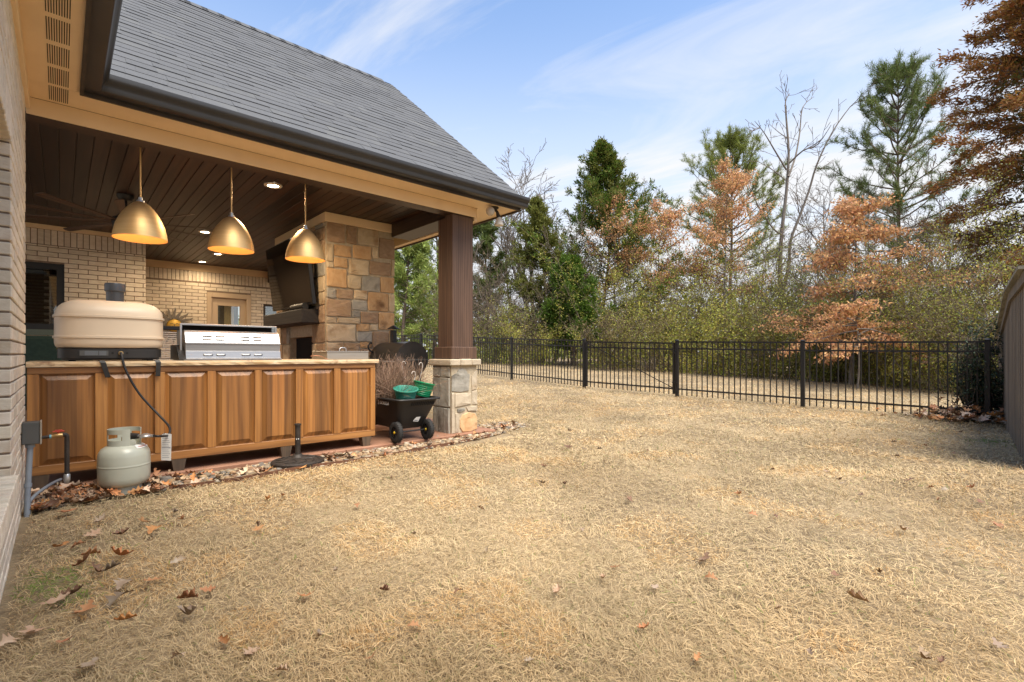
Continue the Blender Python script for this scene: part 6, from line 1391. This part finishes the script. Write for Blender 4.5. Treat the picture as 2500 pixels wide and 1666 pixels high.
def shrub(label, px, depth, ytop, width, seed, mat, n=5200, leafL=.075, mat2=None, deep=None, group='tangled shrubs behind the metal fence', stems=46, name='shrub', zlow=0.0, f2=.35, rmax=None):
    x, y = atD(px, depth); t = thing(name, label, 'shrub', (x, y, gzf(x, y) - .03), group); b = np.array((x, y, gzf(x, y) - .03)); r = np.random.default_rng(seed); H = zD(ytop, depth) - b[2]; deep = deep or width * .8
    segs = []; tips = []
    P_ = [dict(n=8, wob=.10, up=-.035, kids=(5, 8), ang=(25, 70), klen=(.25, .5), start=.2, krad=.6), dict(n=4, wob=.16, up=-.02, kids=(2, 4), ang=(25, 70), klen=(.3, .6), start=.2, krad=.7), dict(n=2, wob=.2, up=0, kids=(0, 0), ang=(0, 0), klen=(0, 0), start=0)]
    for k in range(stems):
        a = r.uniform(0, 6.28); q = r.uniform(0, 1) ** .5; s = b + np.array((math.cos(a) * q * width * .36, math.sin(a) * q * deep * .36, 0)); ln = r.uniform(.1, .55)
        grow(r, s, (math.cos(a) * ln, math.sin(a) * ln, 1), H * r.uniform(.65, 1.12), r.uniform(.010, .020), 0, P_, segs, tips)
    top_ = np.percentile([q[1][2] for q in segs], 97); f_ = np.array((1, 1, H / max(top_ - b[2], .1))); segs = [(b + (p - b) * f_, b + (q - b) * f_, max(ra, .006), max(rb, .005), l) for p, q, ra, rb, l in segs]
    if rmax: segs = [q for q in segs if math.hypot(q[1][0] - b[0], q[1][1] - b[1]) < rmax]
    E = np.array([.5 * (s[0] + s[1]) for s in segs if s[4] >= 1] + [s[1] for s in segs if s[4] >= 1]); E = E[E[:, 2] > b[2] + zlow]
    add_part('stems', segs_mesh(segs, 3), m_twigs, t)
    if n and len(E):
        idx = r.integers(0, len(E), n); C = E[idx] + r.normal(0, .10, (n, 3)); lowm = r.uniform(0, 1, n) < .22; aa = r.uniform(0, 6.28, n); qq = np.sqrt(r.uniform(0, 1, n)) * .55; Cl = np.stack([b[0] + np.cos(aa) * qq * width, b[1] + np.sin(aa) * qq * deep, b[2] + r.uniform(0.03, .35, n) ** 1.0 * H * .8], -1); C = np.where(lowm[:, None], Cl, C); g = noise2(C[:, 0] * 1.7 + C[:, 2] * 1.1, C[:, 1] * 1.7 + C[:, 2] * 1.9, .9, seed % 23); C = C[g > .25]; m = len(C); C[:, 2] = np.maximum(C[:, 2], b[2] + .04); D = r.normal(0, 1, (m, 3)) + np.array((0, 0, .1)); V, F_ = diamonds(C, D, leafL * r.uniform(.6, 1.3, m), .5 * leafL * r.uniform(.7, 1.2, m), r)
        if mat2 is None: add_part('foliage', (V, F_), mat, t)
        else:
            s2 = noise2(C[:, 0] * 1.3, C[:, 2] * 1.5, 1.0, seed % 13) + r.normal(0, .18, m) > 1 - f2 * 1.2
            for sel_, mm, nm in ((~s2, mat, 'foliage'), (s2, mat2, 'new_foliage')):
                if sel_.sum() > 4: V, F_ = diamonds(C[sel_], D[sel_], leafL * r.uniform(.6, 1.3, sel_.sum()), .5 * leafL * r.uniform(.7, 1.2, sel_.sum()), r); add_part(nm, (V, F_), mm, t)
    return t

# ---- far wood closing the horizon
r = np.random.default_rng(77); n = 15000; a = r.uniform(R(-62), R(58), n); d = r.uniform(40, 56, n); th = math.pi / 2 - YAW - a; fx, fy = d * np.cos(th), d * np.sin(th); hh = r.uniform(0, 1, n) ** 1.3 * (2.6 + 3.4 * noise2(a * 9, d * .0, 1.0, 4))
C = np.stack([fx, fy, gz(fx, fy) + hh], -1); V, F_ = diamonds(C, r.normal(0, 1, (n, 3)), r.uniform(.35, .9, n), r.uniform(.2, .5, n), r)
fw = link('distant_woods', npmesh('distant_woods', V, F_, m_privd)); tag(fw, 'dim green-brown wood closing the view far behind the brush', 'woods', None, 'stuff')

# ---- trees, left to right
cedar('light green young pine behind the timber post, left of it', 985, 27, 560, 850, 4.6, 301, m_lgreen, n=70, shape=.6, L=.24, Wd=.045, name='pine_tree', upb=.15, k=11)
cedar('light green conifer showing between chimney and timber post', 1060, 30, 455, 850, 5.2, 302, m_lgreen, n=75, shape=.6, L=.24, Wd=.045, name='pine_tree', upb=.15, k=11)
cedar('green conifer just right of the timber post', 1185, 30, 505, 850, 3.6, 303, m_pined, n=60, shape=.6, L=.24, Wd=.045, name='pine_tree', upb=.15, k=11)
bare_tree('slim bare tree with fine upright twigs just right of the eave', 1255, 33, 395, 311, r0=.08, kids=((6, 8), (5, 6), (3, 5)), ang=(14, 30), tmin=.014)
bare_tree('broad bare tree with fanning grey branches left of the cedar', 1310, 31, 370, 312, r0=.14, kids=((9, 11), (6, 8), (4, 6)), ang=(18, 36), fork=.4, stems=3, tmin=.015)
bare_tree('low bare grey tree behind the drooping brush', 1215, 27, 590, 313, r0=.10, kids=((7, 9), (5, 7), (4, 6)), ang=(25, 60), stems=3)
cedar('narrow olive cedar with drooping top beside the bare tree', 1325, 26, 500, 850, 4.6, 322, m_ced, n=80, shape=.7, k=10)
cedar('tall dark green cedar, highest tree left of the pines', 1465, 27, 380, 850, 11.5, 321, m_ced, n=165, shape=1.0, k=9, mat2=m_cedg)
cedar('bright green low cedar at the foot of the tall cedar', 1400, 22.5, 640, 860, 3.2, 323, m_cedg, n=75, shape=.7, k=10)
bare_tree('slender pale sapling in front of the tall cedar', 1462, 24, 500, 314, r0=.06, kids=((6, 8), (4, 6), (3, 4)), m1=m_barkp, ang=(20, 45))
oak('thin young oak with few rusty leaves beside the cedar', 1505, 25, 470, 720, 4.4, 331, dens=.35, layers=7)
oak('small rusty oak between the cedar and the pine', 1610, 24, 505, 740, 4.0, 332, dens=.55, layers=8)
bare_tree('faint bare twiggy tree behind the small rusty oak', 1545, 33, 470, 315, r0=.06, kids=((8, 10), (5, 7), (4, 5)), ang=(12, 34), stems=3)
pine('rounded pine rising behind the rusty oak', 1770, 33, 362, 660, 8.4, 341, m_pine, 1.0)
oak('rusty leaved oak standing before the rounded pine', 1770, 23, 405, 735, 4.8, 333, dens=.62, layers=10)
def forked_tree():
    """tall bare tree: measured limbs, each bowed to its own depth, with grown twigs"""
    t, b = tree('bare_tree', 'tall bare tree with long forked limbs right of centre', 1912, 26); r = np.random.default_rng(316); segs = []; ends = []
    P_ = [dict(n=4, wob=.10, up=.04, kids=(2, 3), ang=(20, 45), klen=(.4, .6), start=.3, krad=.7), dict(n=3, wob=.12, up=.03, kids=(0, 0), ang=(0, 0), klen=(0, 0), start=0)]
    def limb(pts, r0, r1, off, kids, kl):
        n = len(pts); q = []
        for i, (x, y) in enumerate(pts):
            f = i / (n - 1); d = 26 + off * f; X, Y = atD(1600 + x / 2.4117, d); q.append(np.array((X, Y, zD(200 + y / 2.4117, d))))
        q = [np.array(v) for v in spline([Vector(v) for v in q], 3)]; m = len(q) - 1
        for i in range(m): segs.append((q[i], q[i + 1] + r.normal(0, .012, 3) * 0, r0 + (r1 - r0) * i / m, r0 + (r1 - r0) * (i + 1) / m, 0))
        for _ in range(kids):
            f = r.uniform(.25, 1); i = min(int(f * m), m - 1); d = unit(q[i + 1] - q[i]); ax = unit(np.cross(d, r.normal(size=3))); an = R(r.uniform(22, 50)); grow(r, q[i], d * math.cos(an) + ax * math.sin(an), kl * r.uniform(.5, 1.2), max(r1 * .8, .014), 0, P_, tw_, ends)
    tw_ = []
    limb([(738, 1560), (736, 1250), (735, 1050), (748, 850), (772, 640), (785, 420), (772, 230), (766, 120), (790, 70)], .14, .016, .8, 16, 1.3)
    limb([(790, 1060), (795, 940), (850, 790), (905, 640), (950, 490), (1040, 300), (1145, 150), (1190, 118)], .085, .012, -1.4, 15, 1.4); limb([(738, 1300), (765, 1180), (790, 1060)], .10, .085, -.1, 0, 1)
    limb([(783, 560), (825, 440), (850, 300), (868, 150), (935, 88)], .06, .011, 1.6, 9, 1.1); limb([(772, 520), (700, 400), (640, 300), (585, 232)], .05, .011, -1.2, 8, 1.0); limb([(768, 580), (680, 512), (588, 462)], .04, .011, .9, 6, .9)
    limb([(788, 480), (870, 405), (955, 370), (1035, 255)], .045, .011, -1.8, 9, 1.0); limb([(775, 330), (730, 300), (672, 250)], .03, .010, 1.0, 4, .7); limb([(795, 930), (870, 880), (960, 850), (1040, 760)], .045, .012, 1.2, 8, 1.1); limb([(745, 900), (690, 860), (600, 720), (540, 590)], .05, .012, -1.0, 8, 1.1)
    tw_ = [(p, q, max(ra, .012), max(rb, .010), 1) for p, q, ra, rb, l in tw_]
    add_part('trunk', segs_mesh(segs, 6), m_barkg, t)['kind'] = 'stuff'; add_part('branches', segs_mesh(tw_, 3), m_twigs, t)['kind'] = 'stuff'
forked_tree()
bare_tree('dense twiggy bare tree between the tall bare tree and the right pine', 2060, 28, 385, 317, r0=.10, kids=((9, 11), (6, 8), (5, 7)), ang=(22, 55), stems=4)
pine('tall pine with open crown at the right', 2205, 27, 178, 610, 7.2, 342, m_pined, 1.0)
bare_tree('pale branched bare tree in front of the rusty cedar', 2330, 15.5, 380, 318, r0=.08, kids=((6, 7), (4, 5), (3, 4)), ang=(35, 70), m1=m_barkp, fork=.45)
oak('wide layered oak with tan leaves behind the right fence panels', 2080, 15.5, 485, 850, 6.2, 334, dens=.62, layers=14, asym=.30, leafL=.115, lay=True, jit=.14)
oak('low tan oak saplings drooping over the fence rail', 2085, 13.6, 755, 850, 4.8, 335, dens=.7, layers=5, rad0=.03, leafL=.10, lay=True, jit=.10)  # separate low tree standing in for lower branch layers of the layered oak
def big_cedar():
    t, b = tree('cedar_tree', 'huge rusty orange cedar filling the upper right corner', 2625, 14.5); r = np.random.default_rng(351); H = 14.0; segs = []; Po = []; Do = []; Pi = []; Di = []
    for i in range(12): segs.append((b + np.array((0, 0, H * i / 12)), b + np.array((0, 0, H * (i + 1) / 12)), .24 * (1 - i / 12.5), .24 * (1 - (i + 1) / 12.5), 0))
    for j in range(150):
        u = (j + r.uniform(0, 1)) / 150; z = 2.6 + (H - 2.6) * u; a = r.uniform(0, 6.28); L = (4.3 * (1 - u) ** .55 + .5) * r.uniform(.55, 1.08); d = np.array((math.cos(a), math.sin(a), .30)); p = b + np.array((0, 0, z)); n = 9
        for i in range(n):
            d = unit(d + np.array((0, 0, -.045 + .02 * i / n)) + r.normal(0, .10, 3)); q = p + d * L / n; segs.append((p, q, .04 * (1 - i / n) + .008, .04 * (1 - (i + 1) / n) + .008, 1)); p = q
            if i >= 2:
                for _ in range(5):
                    sd = unit(np.cross(d, (0, 0, 1)) * r.choice((-1, 1)) * r.uniform(.3, 1) + d * .8 + r.normal(0, .18, 3)); ll = r.uniform(.25, .75) * (1.25 - i / n); e = p + sd * ll
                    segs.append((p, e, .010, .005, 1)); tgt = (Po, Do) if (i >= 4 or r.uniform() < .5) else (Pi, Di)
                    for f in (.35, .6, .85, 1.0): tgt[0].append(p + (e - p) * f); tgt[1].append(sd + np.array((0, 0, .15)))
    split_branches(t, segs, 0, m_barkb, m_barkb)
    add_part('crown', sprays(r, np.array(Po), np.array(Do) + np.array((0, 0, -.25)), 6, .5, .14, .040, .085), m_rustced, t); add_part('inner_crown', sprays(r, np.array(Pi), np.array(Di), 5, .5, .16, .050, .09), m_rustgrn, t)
big_cedar()
for px, dp_, yt, sd_, lb_ in ((1395, 25, 545, 361, 'low twiggy bare tree between narrow cedar and tall cedar'), (1690, 26, 560, 362, 'low twiggy bare tree left of the rounded pine'), (1850, 25, 560, 363, 'low twiggy bare tree between rusty oak and tall bare tree'), (1990, 22, 560, 364, 'low twiggy bare tree left of the layered oak'), (2250, 20, 500, 365, 'low twiggy bare tree right of the tall pine trunk')):
    bare_tree(lb_, px, dp_, yt, sd_, r0=.09, kids=((7, 9), (5, 7), (4, 6)), ang=(22, 58), stems=3, tmin=.010)

# ---- shrubs
shr = [(1150, 27, 690, 4.0, 'b', 'drooping bare brush just right of the timber post'), (1235, 25, 640, 4.2, 'b', 'drooping bare brush with pale arching twigs left of the cedar'), (1325, 24, 690, 3.6, 'b', 'bare brown thicket in front of the narrow cedar'), (1180, 23, 745, 3.0, 'd', 'low green shrub at the left fence panels'),
       (1290, 22, 770, 2.6, 'm', 'low olive shrub beneath the drooping brush'), (1500, 23, 690, 3.4, 'p', 'yellow-green privet right of the low cedar'), (1575, 24, 650, 3.6, 'p', 'tall yellow-green privet below the small rusty oak'), (1480, 21, 760, 2.6, 'm', 'mixed olive shrub near the gate post'),
       (1655, 23.5, 640, 3.6, 'y', 'brightest yellow-green privet behind the gate'), (1740, 23, 660, 3.4, 'p', 'bushy privet below the big rusty oak'), (1620, 20.5, 745, 2.8, 'm', 'brown-green tangle behind the gate brace'), (1715, 20, 760, 2.8, 'y', 'low yellowish shrub behind the gate latch'),
       (1825, 22.5, 650, 3.6, 'd', 'dark privet left of the tall bare tree'), (1905, 22, 645, 3.4, 'm', 'olive privet at the foot of the tall bare tree'), (1800, 19, 740, 2.6, 'p', 'low green privet right of the gate'), (1880, 18.5, 750, 2.6, 'm', 'olive bramble before the layered oak, left side'),
       (1985, 21, 660, 3.4, 'd', 'shadowed shrub behind the layered oak'), (2075, 19.5, 650, 3.4, 'd', 'dark thicket behind the trunk of the layered oak'), (1975, 17.5, 760, 2.4, 'm', 'low brown-green bramble under the layered oak'), (2150, 18, 640, 3.2, 'd', 'dark thicket below the tall right pine'),
       (2065, 16.8, 775, 2.2, 'd', 'dark low bramble behind the last fence post'), (2235, 16.5, 600, 3.2, 'p', 'tall tangled privet right of the layered oak'), (2160, 15.8, 760, 2.2, 'm', 'low bramble with green new leaves behind the last panel'), (2310, 15, 560, 3.2, 'p', 'high tangled privet below the rusty cedar'),
       (2250, 14.2, 740, 2.2, 'y', 'yellow-tinged bramble behind the last fence panel'), (2400, 14, 520, 3.2, 'm', 'tall vine-covered thicket left of the wood fence top'), (2480, 12.8, 500, 3.0, 'p', 'tall vine-covered thicket at the right picture edge'), (2350, 12.8, 700, 2.2, 'm', 'shoulder-high tangle near the wood fence end'), (2440, 11.8, 640, 2.2, 'm', 'twiggy vine tangle right behind the wood fence')]
kinds = {'b': (m_privb, 1600, None), 'd': (m_privd, 11000, m_priv), 'm': (m_priv, 11000, m_privb), 'p': (m_priv, 12000, m_privy), 'y': (m_privy, 12000, m_priv)}
for i, (px, dp_, yt, wd, kd, lb_) in enumerate(shr):
    yt -= 28 if 1480 < px < 2000 and dp_ > 21 else 0
    m1, n, m2 = kinds[kd]; near = dp_ < 16.6; shrub(lb_, px, dp_, yt, wd, 400 + i, m1, n=int(n * 1.2) if near else int(n * .78), mat2=m2, leafL=.055 if near else .086, stems=26 if kd != 'b' else 50)
shrub('dark glossy evergreen shrub growing at the wood fence corner', 2412, 7.55, 815, .55, 461, m_euon, n=9000, leafL=.045, deep=.55, stems=60, group=None, rmax=.36)
